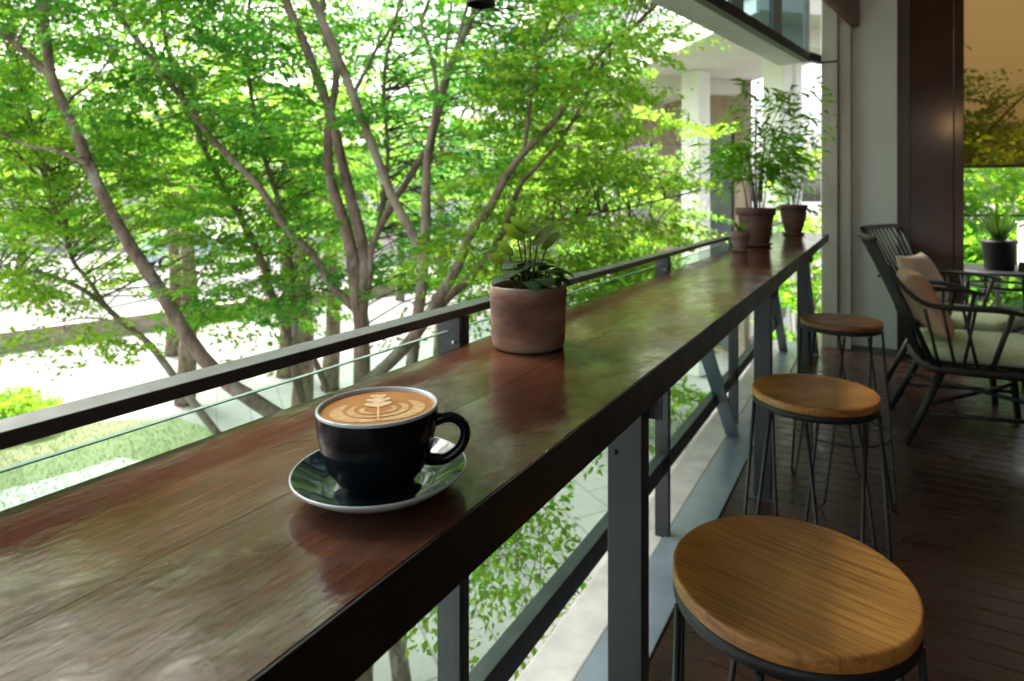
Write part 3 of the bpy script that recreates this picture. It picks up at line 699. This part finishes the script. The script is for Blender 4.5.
stm.build('stems', M_stem, p2); leaf_mesh('foliage', M_leafA, arr, p2)
p3 = thing('potted_plant', 'small grey clay pot with seedling beside the large terracotta pot', 'potted plant', (-.592, 3.17, 1.03))
tapered_pot(p3, .047, .1, M_clay2)
lf = MB()
for k in range(13):
    a = k*2.4; rr = random.uniform(.02,.055); tip = Vector((rr*math.cos(a), rr*math.sin(a), .1 + random.uniform(.015,.07)))
    petal(lf, (0,0,.085), tip, .024, (math.cos(a)*-.3, math.sin(a)*-.3, 1), cup=.15)
lf.build('leaves', M_leafP, p3)
p4 = thing('potted_plant', 'rounded mossy clay pot with thin plant last on the counter', 'potted plant', (-.522, 4.78, 1.03))
tapered_pot(p4, .095, .215, M_clay, belly=1)
stm = MB(); arr = []
for k in range(9):
    a = random.uniform(0, 6.28); hh = random.uniform(.15, .36); b0 = Vector((.03*math.cos(a), .03*math.sin(a), .21)); tip = b0 + Vector((.16*math.cos(a)*hh, .16*math.sin(a)*hh, hh))
    pts = smooth_path([b0, (b0+tip)/2, tip], 5); stm.tube(pts, .0022, 5)
    for i in range(3, len(pts), 2): arr.append(spray(pts[i], rand_dir(.3) + Vector((0,0,.6)), .1, 7, .05, .3, .4))
arr.append(spray(Vector((.0,0,.24)), (1,.3,-.2), .2, 14, .05)); arr.append(spray(Vector((.0,0,.24)), (-1,-.3,-.1), .16, 12, .05))
for k in range(5): # one tall drooping shoot against the white column
    b0 = Vector((0,0,.21)); a = -2.4 + k*.5; tip = Vector((.22*math.cos(a)-.02, .22*math.sin(a), .62 + .05*k))
    pts = smooth_path([b0, Vector((tip.x*.3, tip.y*.3, .5)), tip], 6); stm.tube(pts, .002, 5)
    for i in range(6, len(pts)): arr.append(spray(pts[i], rand_dir(.2), .14, 8, .055, .32, .3, .4))
stm.build('stems', M_stem, p4); leaf_mesh('foliage', M_leafA, arr, p4)

# ------------------------------------------------------------------ lounge chairs
M_cush = noisy('sage_cushion', (.29,.345,.2), (.37,.43,.27), 60, (.85,.95), bstr=.2, bdist=.001)
M_pil1 = noisy('tan_linen', (.33,.21,.125), (.42,.28,.18), 70, (.85,.95), bstr=.25, bdist=.001)
M_pil2 = noisy('beige_linen', (.4,.32,.24), (.49,.4,.31), 70, (.85,.95), bstr=.25, bdist=.001)
def make_chair():
    t = thing('lounge_chair', None, 'chair')
    W = .30; zs = .40
    m = MB(); pts = smooth_path([(.56,-W,zs),(.3,-W-.01,zs),(.08,-W,zs),(.0,-W*.8,zs),(-.02,0,zs),(.0,W*.8,zs),(.08,W,zs),(.3,W+.01,zs),(.56,W,zs),(.585,0,zs),(.56,-W,zs)], 5)
    m.tube(pts, .022, 10); m.build('seat_frame', M_chair, t)
    m = MB()
    for y_ in (-.2,-.1,0,.1,.2): m.bar((0,y_,zs-.005),(.575,y_,zs-.005), .04, .012)
    m.build('seat_slats', M_chair, t)
    top = lambda y_: Vector((-.265 - .03*(1-(y_/W)**2), y_*1.04, 1.075))
    for s in (-1, 1):
        m = MB(); m.tube([(.03, s*W*.92, zs), (-.08, s*W*.96, .66), top(s*W)], [.015,.014,.012], 10); m.build('back_post', M_chair, t)
        m = MB(); pts = smooth_path([(-.195, s*W*1.0, .93), (-.12, s*(W+.03), .82), (-.02, s*(W+.055), .745), (.12, s*(W+.07), .735), (.28, s*(W+.065), .735), (.40, s*(W+.05), .715)], 5); m.tube(pts, lerp_list([.011,.012,.013,.015,.016,.011], len(pts)), 10); m.build('armrest', M_chair, t)
        m = MB()
        for xa, xb in ((.05,-.03),(.12,.05),(.15,.19),(.22,.14)): m.tube([(xa, s*W, zs), (xb, s*(W+.065), .72)], .008, 8)
        m.build('arm_spindles', M_chair, t)
        m = MB(); m.tube([(.27, s*W, zs), (.35, s*(W+.06), .722)], .013, 8); m.build('arm_post', M_chair, t)
        m = MB(); m.tube([(.07, s*(W-.05), zs-.01), (-.10, s*(W+.005), .0)], [.022,.017], 10); m.build('leg', M_chair, t)
        m = MB(); m.tube([(.5, s*(W-.05), zs-.01), (.55, s*(W-.0), .0)], [.022,.017], 10); m.build('leg', M_chair, t)
        m = MB(); m.tube([(-.03, s*(W-.02), .16), (.53, s*(W-.02), .17)], .012, 8); m.build('stretcher', M_chair, t)
    m = MB(); m.tube([(0, -W+.04, .2), (.53, W-.03, .22)], .011, 8); m.build('stretcher', M_chair, t)
    m = MB(); m.tube([(0, W-.04, .225), (.53, -W+.03, .245)], .011, 8); m.build('stretcher', M_chair, t)
    m = MB(); m.tube([top(y_) for y_ in np.linspace(-W*1.12, W*1.12, 11)], [.01]+[.017]*9+[.01], 10); m.build('top_rail', M_chair, t)
    m = MB()
    for k in range(9):
        y_ = (k-4)*.06; m.tube([(-.005, y_*.85, zs), (-.11, y_*.93, .72), top(y_)], [.008,.01,.008], 8)
    m.build('back_spindles', M_chair, t)
    # cushion: rounded slab
    m = MB(); nx, ny = 14, 14; a, b_, hh = .29, .285, .052; vs = []; fs = []
    def sup(u, v, e1=.35, e2=.22):
        f = lambda w_, e: math.copysign(abs(w_)**e, w_)
        return (a*f(math.cos(v), e1)*f(math.cos(u), e2), b_*f(math.cos(v), e1)*f(math.sin(u), e2), hh*f(math.sin(v), .6))
    nu, nv_ = 48, 14
    for j in range(nv_+1):
        for i in range(nu): x, y_, z = sup(2*math.pi*i/nu, -math.pi/2 + math.pi*j/nv_); vs.append((x+.30, y_, z + zs + .022 + hh))
    for j in range(nv_):
        for i in range(nu): fs.append((j*nu+i, j*nu+(i+1)%nu, (j+1)*nu+(i+1)%nu, (j+1)*nu+i))
    m.add(vs, fs, True); m.build('seat_cushion', M_cush, t)
    return t
def pillow(name, loc, rot, w_, h_, d_, mat, label, group=None):
    m = MB(); n = 16; vs = []; fs = []
    for s in (1, -1):
        for i in range(n+1):
            for j in range(n+1):
                u, v = 2*i/n-1, 2*j/n-1
                pin = 1 - .12*(1-abs(v)**2)*abs(u)**3
                pin2 = 1 - .12*(1-abs(u)**2)*abs(v)**3
                th = ((1-u**4)*(1-v**4))**.55
                vs.append((s*d_/2*th*(1+.08*math.sin(3*u+2*v)), u*w_/2*pin, v*h_/2*pin2))
    for s in (0, 1):
        o = s*(n+1)**2
        for i in range(n):
            for j in range(n):
                f = (o+i*(n+1)+j, o+(i+1)*(n+1)+j, o+(i+1)*(n+1)+j+1, o+i*(n+1)+j+1); fs.append(f if s == 0 else f[::-1])
    m.add(vs, fs, True); o = m.build(name, mat); o.location = loc; o.rotation_euler = rot
    return tag(o, label, 'cushion', group)
ch1 = make_chair(); ch1.location = (.215, 4.14, 0); ch1.rotation_euler.z = R(6)
tag(ch1, 'black spindle back lounge chair nearest, with sage seat cushion', 'chair', 'black spindle lounge chairs')
ch2 = copy_tree(ch1); ch2.location = (.28, 5.28, 0); ch2.rotation_euler.z = R(-24)
tag(ch2, 'second black lounge chair behind the first, against the brown panel', 'chair')
def on_chair(ch, x, y_, z): return ch.matrix_basis @ Vector((x, y_, z))
pillow('throw_pillow', on_chair(ch1, .02, -.02, .71), (0, R(-30), R(6)), .42, .40, .15, M_pil1, 'tan throw pillow leaning on the nearest lounge chair', 'throw pillows')
pillow('throw_pillow', on_chair(ch2, .02, 0, .71), (0, R(-28), R(-24)), .42, .40, .15, M_pil2, 'paler beige throw pillow on the lounge chair behind', 'throw pillows')

# ------------------------------------------------------------------ round table, pot and lantern beyond
tb = thing('round_table', 'round black table beyond the lounge chairs by the opening', 'table', (1.02, 6.92, 0))
m = MB(); m.lathe([(0,.62),(.4,.62),(.42,.63),(.42,.648),(.41,.655),(0,.655)], 56); m.build('tabletop', M_black, tb)
for k in range(4):
    a = R(20+90*k); m = MB(); m.tube([(.3*math.cos(a), .3*math.sin(a), .62), (.33*math.cos(a), .33*math.sin(a), -.01)], .02, 10); m.build('leg', M_black, tb)
m = MB(); m.tube([(.29*math.cos(2*math.pi*k/32), .29*math.sin(2*math.pi*k/32), .5) for k in range(33)], .014, 8, cap=False); m.build('apron_ring', M_black, tb)
pp = thing('potted_plant', 'black plastic pot of grassy leaves on the round table', 'potted plant', (.965, 6.78, .655))
m = MB(); m.lathe([(0,.001),(.105,.001),(.11,.006),(.128,.235),(.136,.24),(.136,.262),(.122,.262),(.118,.22)], 40); m.build('pot', M_black, pp)
m = MB(); m.disc(.119, .235, 30); m.build('soil', M_soil, pp)
lf = MB()
for k in range(46):
    a = random.uniform(0, 6.28); ll = random.uniform(.28, .48); sp = random.uniform(.25, 1.0)
    o_ = Vector((math.cos(a)*.02, math.sin(a)*.02, .235)); pts = []
    for i in range(8):
        t_ = i/7; rr = ll*sp*t_*.75; z = .235 + ll*(t_ - .45*sp*t_*t_)
        pts.append(Vector((math.cos(a)*(rr+.02), math.sin(a)*(rr+.02), z)))
    s = Vector((-math.sin(a), math.cos(a), 0)); vs = []; fs = []
    for i, p_ in enumerate(pts):
        wd = .011*(1-(i/7)**2)+.001; vs += [p_ - s*wd, p_ - Vector((0,0,.004)), p_ + s*wd]
    for i in range(7): fs += [(i*3, i*3+1, i*3+4, i*3+3), (i*3+1, i*3+2, i*3+5, i*3+4)]
    lf.add(vs, fs, True)
lf.build('leaves', M_leafD, pp)
ln = thing('lantern', 'white lantern with dark cap at the right edge of the round table', 'lantern', (1.22, 6.98, .655), R(10))
MB().box(-.07, .07, -.07, .07, .001, .03).build('base', M_white, ln, .004)
for sx in (-1, 1):
    for sy in (-1, 1): MB().box(sx*.06-.01, sx*.06+.01, sy*.06-.01, sy*.06+.01, .03, .40).build('upright', M_white, ln)
for z0 in (.18, ): MB().box(-.058, .058, -.058, .058, .032, .395).build('frosted_body', M_greyb, ln)
MB().box(-.08, .08, -.08, .08, .40, .425).build('cap', M_white, ln, .004)
m = MB(); m.lathe([(.06,.4255),(.05,.46),(.02,.485),(0,.487)], 20); m.build('top_knob', M_black, ln)
jr = thing('small_jar', 'small brown jar beside the black pot on the round table', 'jar', (1.13, 6.76, .655))
m = MB(); m.lathe([(0,.001),(.03,.001),(.033,.01),(.033,.05),(.026,.06)], 24); m.build('jar', M_clay, jr)
m = MB(); m.lathe([(.028,.0605),(.03,.075),(0,.077)], 24); m.build('lid', M_black, jr)

# ------------------------------------------------------------------ pendant lamp whose lower edge shows at the top of the picture
pl = thing('pendant_lamp', 'black pendant lamp shade just showing above the tree trunks', 'lamp', tuple(P(481, 5, 2.0)))
m = MB(); m.lathe([(.045,0),(.047,.002),(.03,.05),(.012,.075),(.008,.08)], 32); m.build('lamp_shade', M_black, pl)
zl = 3.3 - pl.location.z; m = MB(); m.tube([(0,0,.078), (0,0,zl-.002)], .003, 6); m.build('cord', M_black, pl)

# ------------------------------------------------------------------ trees close to the terrace
limbs = {}   # tree -> list of limb paths [(point, radius)...]
def limb(tree, pix, Z, r0, r1, ground=False, zs=None):
    r0 *= .57; r1 *= .58
    n = len(pix)
    zz = zs if zs else [Z]*n
    pts = [P(x, y_, zz[i] if zs else Z) for i, (x, y_) in enumerate(pix)]
    rad = list(np.linspace(r0, r1, n))
    if ground:
        b0 = pts[0]; nx = pts[1]
        dirn = (b0 - nx).normalized()
        m1 = b0 + dirn*.9; base = Vector((b0.x + dirn.x*1.3, b0.y + dirn.y*1.3, GZ - .05)); m2 = Vector((b0.x + dirn.x*1.15, b0.y+dirn.y*1.15, (m1.z+GZ)/2))
        pts = [base, base + Vector((0,0,.25)), m2, m1] + pts; rad = [r0*1.9, r0*1.35, r0*1.15, r0*1.06] + rad
    sp = smooth_path(pts, 5); limbs.setdefault(tree, []).append((sp, lerp_list(rad, len(sp))))
L_ = limb
L_('A', [(268,410),(222,378),(190,340),(160,290),(130,245),(100,190),(75,130),(52,78),(46,35),(40,-10),(30,-90)], 4.7, .098, .045, True)
L_('A', [(52,78),(25,52),(0,30),(-40,-5),(-90,-40)], 4.7, .05, .025)
L_('A', [(88,165),(55,150),(30,146),(-10,130)], 4.6, .03, .01)
L_('A', [(66,105),(78,92),(88,86),(110,60)], 4.8, .022, .008)
L_('B', [(205,418),(178,382),(150,345),(122,322),(98,300),(70,283),(35,272),(0,276),(-40,270)], 5.8, .062, .02, True)
L_('B', [(0,276),(-50,250),(-95,205),(-130,130),(-150,40)], 5.9, .03, .01)
L_('B', [(108,310),(92,285),(74,262),(66,240),(50,200),(42,150),(20,80),(10,0)], 5.8, .035, .012)
L_('B', [(128,326),(95,318),(60,322),(30,330)], 5.7, .018, .006)
L_('C', [(303,410),(296,372),(292,343),(274,301),(261,259),(242,221),(225,190),(205,150),(190,110),(170,60),(160,0),(150,-70)], 5.6, .075, .02, True)
L_('C', [(294,343),(295,320),(293,286),(290,259),(283,215),(262,150),(252,100),(247,50),(250,-20),(240,-80)], 5.6, .055, .018)
L_('C', [(328,392),(314,360),(297,342)], 5.55, .05, .045)
L_('D', [(362,430),(362,390),(362,345),(361,318),(357,300),(352,255),(344,222),(332,185),(328,153),(330,120),(336,69),(322,20),(330,-60)], 4.9, .125, .03, True)
L_('D', [(361,318),(364,285),(364,252),(349,191),(340,153),(328,107),(307,50),(286,0),(262,-80)], 4.9, .085, .05)
L_('D', [(358,312),(344,298),(330,284),(313,255),(286,229),(259,187),(232,160),(205,130),(180,95),(150,58),(110,2),(70,-60)], 5.0, .06, .035)
L_('D', [(366,300),(370,268),(372,246),(391,206),(408,180),(424,152)], 4.9, .055, .04)
L_('D', [(378,230),(384,190),(388,150),(384,100),(386,60),(396,20),(402,-30),(396,-90)], 5.4, .035, .018)
L_('D', [(353,95),(366,70),(376,50),(392,25),(410,-20),(430,-80)], 4.9, .03, .015)
L_('E', [(408,420),(410,385),(414,345),(420,300),(424,260),(426,214),(427,164),(437,115),(452,61),(475,11),(500,-50)], 4.7, .085, .042, True)
L_('E', [(424,262),(412,232),(393,198),(372,145),(353,95),(332,42),(313,0),(285,-70)], 4.7, .062, .048)
L_('E', [(428,150),(434,118),(436,84),(428,45),(422,20),(440,-20)], 4.6, .035, .02)
L_('E', [(441,105),(444,80),(447,40),(452,0),(460,-60)], 4.8, .025, .014)
L_('E', [(455,55),(462,25),(470,-10),(468,-60)], 4.7, .03, .018)
L_('F', [(402,350),(419,330),(438,299),(459,264),(470,234),(488,211),(503,182),(523,154),(550,126),(576,88),(603,50),(633,27),(670,-10)], 4.3, .075, .02, True)
L_('F', [(430,318),(448,298),(468,280),(488,256),(503,231),(514,199),(522,182),(532,172),(560,140),(585,100),(600,70)], 4.5, .06, .015)
L_('F', [(523,154),(527,130),(531,99),(538,57),(550,20),(565,-20)], 4.3, .03, .012)
L_('F', [(538,57),(556,28),(570,10)], 4.3, .014, .006)
L_('F', [(488,256),(520,268),(560,300),(600,330),(640,370)], 4.0, .03, .012)
L_('F', [(503,231),(545,222),(590,215),(640,205),(700,190)], 5.0, .025, .01)
L_('A', [(46,35),(40,-60),(20,-200),(-20,-420),(-40,-620)], 4.7, .05, .012)
L_('D', [(286,0),(262,-80),(235,-220),(215,-400),(180,-620)], 4.9, .05, .012)
L_('C', [(160,0),(150,-90),(120,-240),(110,-420)], 5.6, .03, .01)
L_('E', [(475,11),(500,-60),(520,-200),(500,-400),(530,-620)], 4.7, .045, .012)
L_('E', [(313,0),(285,-80),(320,-260),(350,-420),(380,-600)], 4.7, .045, .012)
specs = {'A': ('leaning maple-like tree at far left with dark forked trunk', M_leafA, M_bark), 'B': ('thin low pale-barked tree leaning left over the street', M_leafC, M_bark2),
         'C': ('slender tree forking above the handrail left of the cup', M_leafA, M_bark), 'D': ('multi-stemmed tree with thick trunk directly behind the cup', M_leafB, M_bark),
         'E': ('tall pale-brown tree with upright trunk left of the near pot', M_leafB, M_bark2), 'F': ('tree with two curved trunks leaning right behind the near pot', M_leafC, M_bark)}
pool = []     # limb points for attachment
for k, ls in limbs.items():
    for li, (sp, rad) in enumerate(ls):
        for i in range(len(sp)):
            if sp[i].z > .2: pool.append((k, sp[i], rad[i]))
pool_xyz = np.array([p[1][:] for p in pool]); 
def glassx(y_): return -1.05
crowns = {k: [] for k in limbs}; twigs = {k: MB() for k in limbs}
def add_spray(px, py, Z, size, nl, ll, up=0., tree=None):
    p = P(px, py, Z)
    lim = (XE(p.y) - .35 if p.z > 1.9 else -1.15)
    if p.x + size*.5 > lim: p.x = lim - size*.5 - random.uniform(0, .3)
    d2 = ((pool_xyz - np.array(p[:]))**2).sum(1) + np.where(pool_xyz[:, 2] > p.z + .3, .3, 0)
    if tree: d2 = d2 + np.array([0 if q[0] == tree else 1e6 for q in pool])
    i = int(random.choice(np.argsort(d2)[:14:3])); k, a, ra = pool[i]
    d_ = p - a
    dirn = (Vector((d_.x, d_.y, d_.z*.3)).normalized()*.5 + rand_dir(.25)*.8 + Vector((0,0,up)))
    crowns[k].append(spray(p, dirn, size, nl, ll))
    if p.x + (dirn.normalized().x)*size > lim: crowns[k].pop(); return
    e = p + dirn.normalized()*size*.8 - Vector((0,0,.12*size))
    mid = a*.45 + p*.55 + Vector((0,0,.06 + .08*d_.length)) + rand_dir(.2)*.08*d_.length
    pts = smooth_path([a, mid, p, e], 3); r0 = min(ra*.5, .003 + .0035*d_.length)
    twigs[k].tube(pts, lerp_list([r0, r0*.65, .0022, .001], len(pts)), 5, cap=False)
regions = [  # x0, y0, x1, y1, count, Zmin, Zmax
    (-140,-160,300,125, 340, 4.5, 7.4), (-140,110,300,235, 190, 4.9, 8.0), (-80,228,130,290, 22, 5.2, 7), (60,320,110,350, 4, 5, 5.6), (200,235,330,325, 34, 4.8, 6.5),
    (-200,-640,620,-160, 175, 3.6, 6.8), (300,-160,460,230, 105, 4.9, 7.6), (380,230,470,300, 10, 5, 6.5), (455,-40,640,110, 72, 4.1, 6.6), (455,-160,640,-40, 45, 3.7, 6.6), (455,110,640,305, 72, 4.2, 6.8), (630,-90,690,22, 14, 4.6, 6),
    (590,110,740,290, 26, 4.6, 6.8), (470,480,600,590, 13, 2.4, 3.4), (400,560,480,640, 1, 2.4, 3.2), (700,300,760,420, 8, 3.6, 5.5), (640,300,700,400, 8, 3.2, 4.5)]
for x0, y0, x1, y1, cnt, z0, z1 in regions:
    for _ in range(int(cnt*2.2)):
        Z = random.uniform(z0, z1); s = random.uniform(.38, .66); low = y0 > 400
        add_spray(random.uniform(x0, x1), random.uniform(y0, y1), Z, s, int(random.uniform(95, 150)) if not low else 110, .048 if not low else .036)
for k, ls in limbs.items():
    lab, lm, bm = specs[k]
    b0 = ls[0][0][0]; t = thing('tree', lab, 'tree', (0,0,0), 0, 'trees beside the terrace')
    m = MB()
    for sp, rad in ls: m.tube(sp, rad, 12, wob=.05)
    m.build('trunk', bm, t); twigs[k].build('twigs', M_twig, t)
    if crowns[k]: leaf_mesh('crown', lm, crowns[k], t)
# ------------------------------------------------------------------ trees farther off
def far_tree(px, Z, h0, h1, rad, label, mat, ns=110, ll=.085, nl=60, lean=0):
    p = P(px, 262, Z); t = thing('tree', label, 'tree', (p.x, p.y, GZ), 0, 'trees farther along the street')
    m = MB(); arr = []; H0, H1 = h0-GZ, h1-GZ
    trunk = smooth_path([(0,0,0), (lean*.2, .1, H0*.5), (lean*.6, .0, H0), (lean, .1, (H0+H1)/2)], 4); m.tube(trunk, lerp_list([.2,.15,.12,.05], len(trunk)), 10, wob=.05)
    ends = []
    for k in range(9):
        a = 2*math.pi*k/9 + random.uniform(-.3,.3); s0 = trunk[random.randint(len(trunk)//2, len(trunk)-2)]
        e = Vector((lean + math.cos(a)*rad*random.uniform(.5,.8), math.sin(a)*rad*random.uniform(.5,.8), random.uniform(H0+.2, H1)))
        pts = smooth_path([s0, (s0+e)/2 + Vector((0,0,.3)), e], 4); m.tube(pts, lerp_list([.07,.04,.015], len(pts)), 7); ends += pts[3:]
    for _ in range(ns):
        q = random.choice(ends) + Vector((random.gauss(0, rad*.28), random.gauss(0, rad*.28), random.gauss(0, (H1-H0)*.16)))
        arr.append(spray(q, rand_dir(.3), random.uniform(.7, 1.1), nl, ll))
    m.build('trunk', M_bark, t); leaf_mesh('crown', mat, arr, t)
for a in ((-60, 11, .6, 5.5, 2.6, 'broad tree farther off at the left edge', M_leafA), (185, 13, 1.4, 6, 2.6, 'bright tree farther off behind the leaning left trunk', M_leafC),
          (285, 15, 1.2, 6.5, 2.6, 'tree farther off behind the slender forked tree', M_leafA), (330, 14, .9, 6, 2.2, 'lime tree farther off behind the multi-stemmed tree', M_leafC),
          (440, 17, 1.3, 6.5, 2.4, 'tree farther off framed by the upright trunk', M_leafB), (545, 13, -.6, 5.2, 2.2, 'yellow-green tree farther off above the near pot', M_leafC),
          (625, 11.5, -1.6, 2.6, 1.5, 'low bushy tree in front of the concrete building', M_leafA)):
    far_tree(*a)
far_tree(300, 10.5, .9, 4.2, 2.0, 'lime tree farther off between the slender tree and the thick trunk', M_leafC, 90)
far_tree(172, 17, .8, 6, 2.6, 'lime tree farther off above the parked van', M_leafC, 110)
far_tree(500, 20, -.4, 6, 3, 'lime tree farther off behind the two curved trunks', M_leafC, 110)
far_tree(400, 26, .5, 7, 3.5, 'distant tree in the gap left of the upright trunk', M_leafC, 90, .14, 50)
far_tree(20, 30, .8, 8, 4, 'distant tree across the street at far left', M_leafA, 90, .15, 50)
far_tree(190, 34, 1.5, 8, 4, 'distant tree behind the parked van', M_leafC, 90, .16, 50)
# ------------------------------------------------------------------ shrubs
def shrub(c, rx, ry, rz_, label, mat, n=70, ll=.05, nl=40, group='shrubs', size=.35):
    t = thing('shrub', label, 'shrub', tuple(c), 0, group); arr = []; m = MB()
    for _ in range(n):
        v = Vector((random.gauss(0,1), random.gauss(0,1), abs(random.gauss(0,1)))).normalized()*random.uniform(.55,1)
        q = Vector((v.x*rx, v.y*ry, v.z*rz_)); arr.append(spray(q, v + Vector((0,0,.3)) + rand_dir(.2)*.5, size, nl, ll)); 
        if random.random() < .3: m.tube([(q.x*.1, q.y*.1, 0), q*.6 + Vector((0,0,.05)), q], [.012,.008,.003], 5)
    m.build('stems', M_twig, t); leaf_mesh('foliage', mat, arr, t)
p = G(10, 430, GZ); shrub(p, 1.0, .8, .62, 'clipped round bush at the left corner of the lawn', M_leafC, 420, .04, 45, 'shrubs', .2)
p = G(-70, 425, GZ); shrub(p, .9, .8, .6, 'low round bush left of the clipped bush', M_leafC, 60)
# greenery outside the far opening
for (x, y_, z, rx, rz_, lab, mt) in ((.55, 10.6, -1.2, .9, 2.1, 'tall shrub outside the far opening, left part', M_leafA), (1.7, 10.2, -1.2, 1.0, 2.3, 'lime shrub outside the far opening behind the pot', M_leafC), (2.9, 10.8, -1.2, 1.1, 2.6, 'deep green shrub outside the far opening, right part', M_leafB)):
    shrub((x, y_, GZ), rx, rx*.8, rz_ - GZ - .3, lab, mt, 520, .1, 45, 'shrubs outside the far opening', .55)
def side_tree(x, y_, lab, mat, z0=1.2, z1=5.0, rad=1.6, ns=110):
    t = thing('tree', lab, 'tree', (x, y_, GZ), 0, 'trees outside the far opening'); m = MB(); arr = []
    tr_ = smooth_path([(0,0,0),(.1,.05,2.2),(-.05,.1,4.2),(.1,0,6.5)], 4); m.tube(tr_, lerp_list([.13,.1,.08,.03], len(tr_)), 10, wob=.05)
    for k in range(9):
        a = k*2.4; s0 = Vector((0,.05,random.uniform(3.4, 5.5))); e = Vector((math.cos(a)*rad*.75, math.sin(a)*rad*.75, random.uniform(z0, z1)-GZ))
        pts = smooth_path([s0, (s0+e)/2+Vector((0,0,.2)), e], 4); m.tube(pts, lerp_list([.05,.03,.01], len(pts)), 6)
        for _ in range(ns//9): arr.append(spray(random.choice(pts[2:]) + rand_dir(.8)*random.uniform(0,.5), rand_dir(.3), random.uniform(.45,.8), 45, .085))
    m.build('trunk', M_bark, t); leaf_mesh('crown', mat, arr, t)
side_tree(1.1, 12.3, 'tree seen through the brown blind, left', M_leafA, .4, 4.0, 1.5, 200); side_tree(2.7, 11.6, 'tree seen through the brown blind, right', M_leafC, .4, 3.4, 1.5, 200)
shrub((-.72, 9.2, GZ), .75, .6, 5.2, 'tall bright shrub between concrete building and beige column', M_leafC, 150, .1, 40, 'shrubs outside the far opening', .5)

# ------------------------------------------------------------------ lit warm lamp over the chairs, mirrored in the brown panel
wl = thing('pendant_lamp', 'lit warm bulb pendant over the lounge chairs, mirrored in the brown panel', 'lamp', (.86, 3.0, 2.27))
m, nt, b = new_mat('warm_bulb'); b.inputs['Base Color'].default_value = (.8,.6,.4,1); b.inputs['Emission Color'].default_value = (1,.55,.2,1); b.inputs['Emission Strength'].default_value = 22
mb = MB(); mb.lathe([(0,-.045),(.02,-.04),(.032,-.02),(.034,0),(.026,.025),(.014,.045),(.013,.06)], 24); mb.build('bulb', m, wl)
mb = MB(); mb.lathe([(.016,.0605),(.018,.062),(.018,.1),(.006,.11)], 20); mb.build('socket', M_black, wl)
mb = MB(); mb.tube([(0,0,.11),(0,0,1.028)], .003, 6); mb.build('cord', M_black, wl)
pt = bpy.data.lights.new('bulb_light', 'POINT'); pt.energy = 1.5; pt.color = (1,.6,.28); pt.shadow_soft_size = .04
po = bpy.data.objects.new('bulb_light', pt); C.objects.link(po); po.location = (.86, 3.0, 2.2)
# white gravel along the lawn edge
gp = [G(-200, 560, GZ), G(-20, 497, GZ), G(70, 474, GZ), G(120, 458, GZ), G(150, 464, GZ), G(120, 500, GZ), G(0, 560, GZ), G(-200, 640, GZ)]
M_gravel = noisy('white_gravel', (.25,.25,.24), (.45,.45,.43), 18, (.8,.95), bstr=.8, bdist=.02, mid=(.42,.6))
tag(MB().add([(p.x, p.y, GZ+.012) for p in gp], [tuple(range(len(gp)))]).build('gravel_strip', M_gravel), kind='structure')
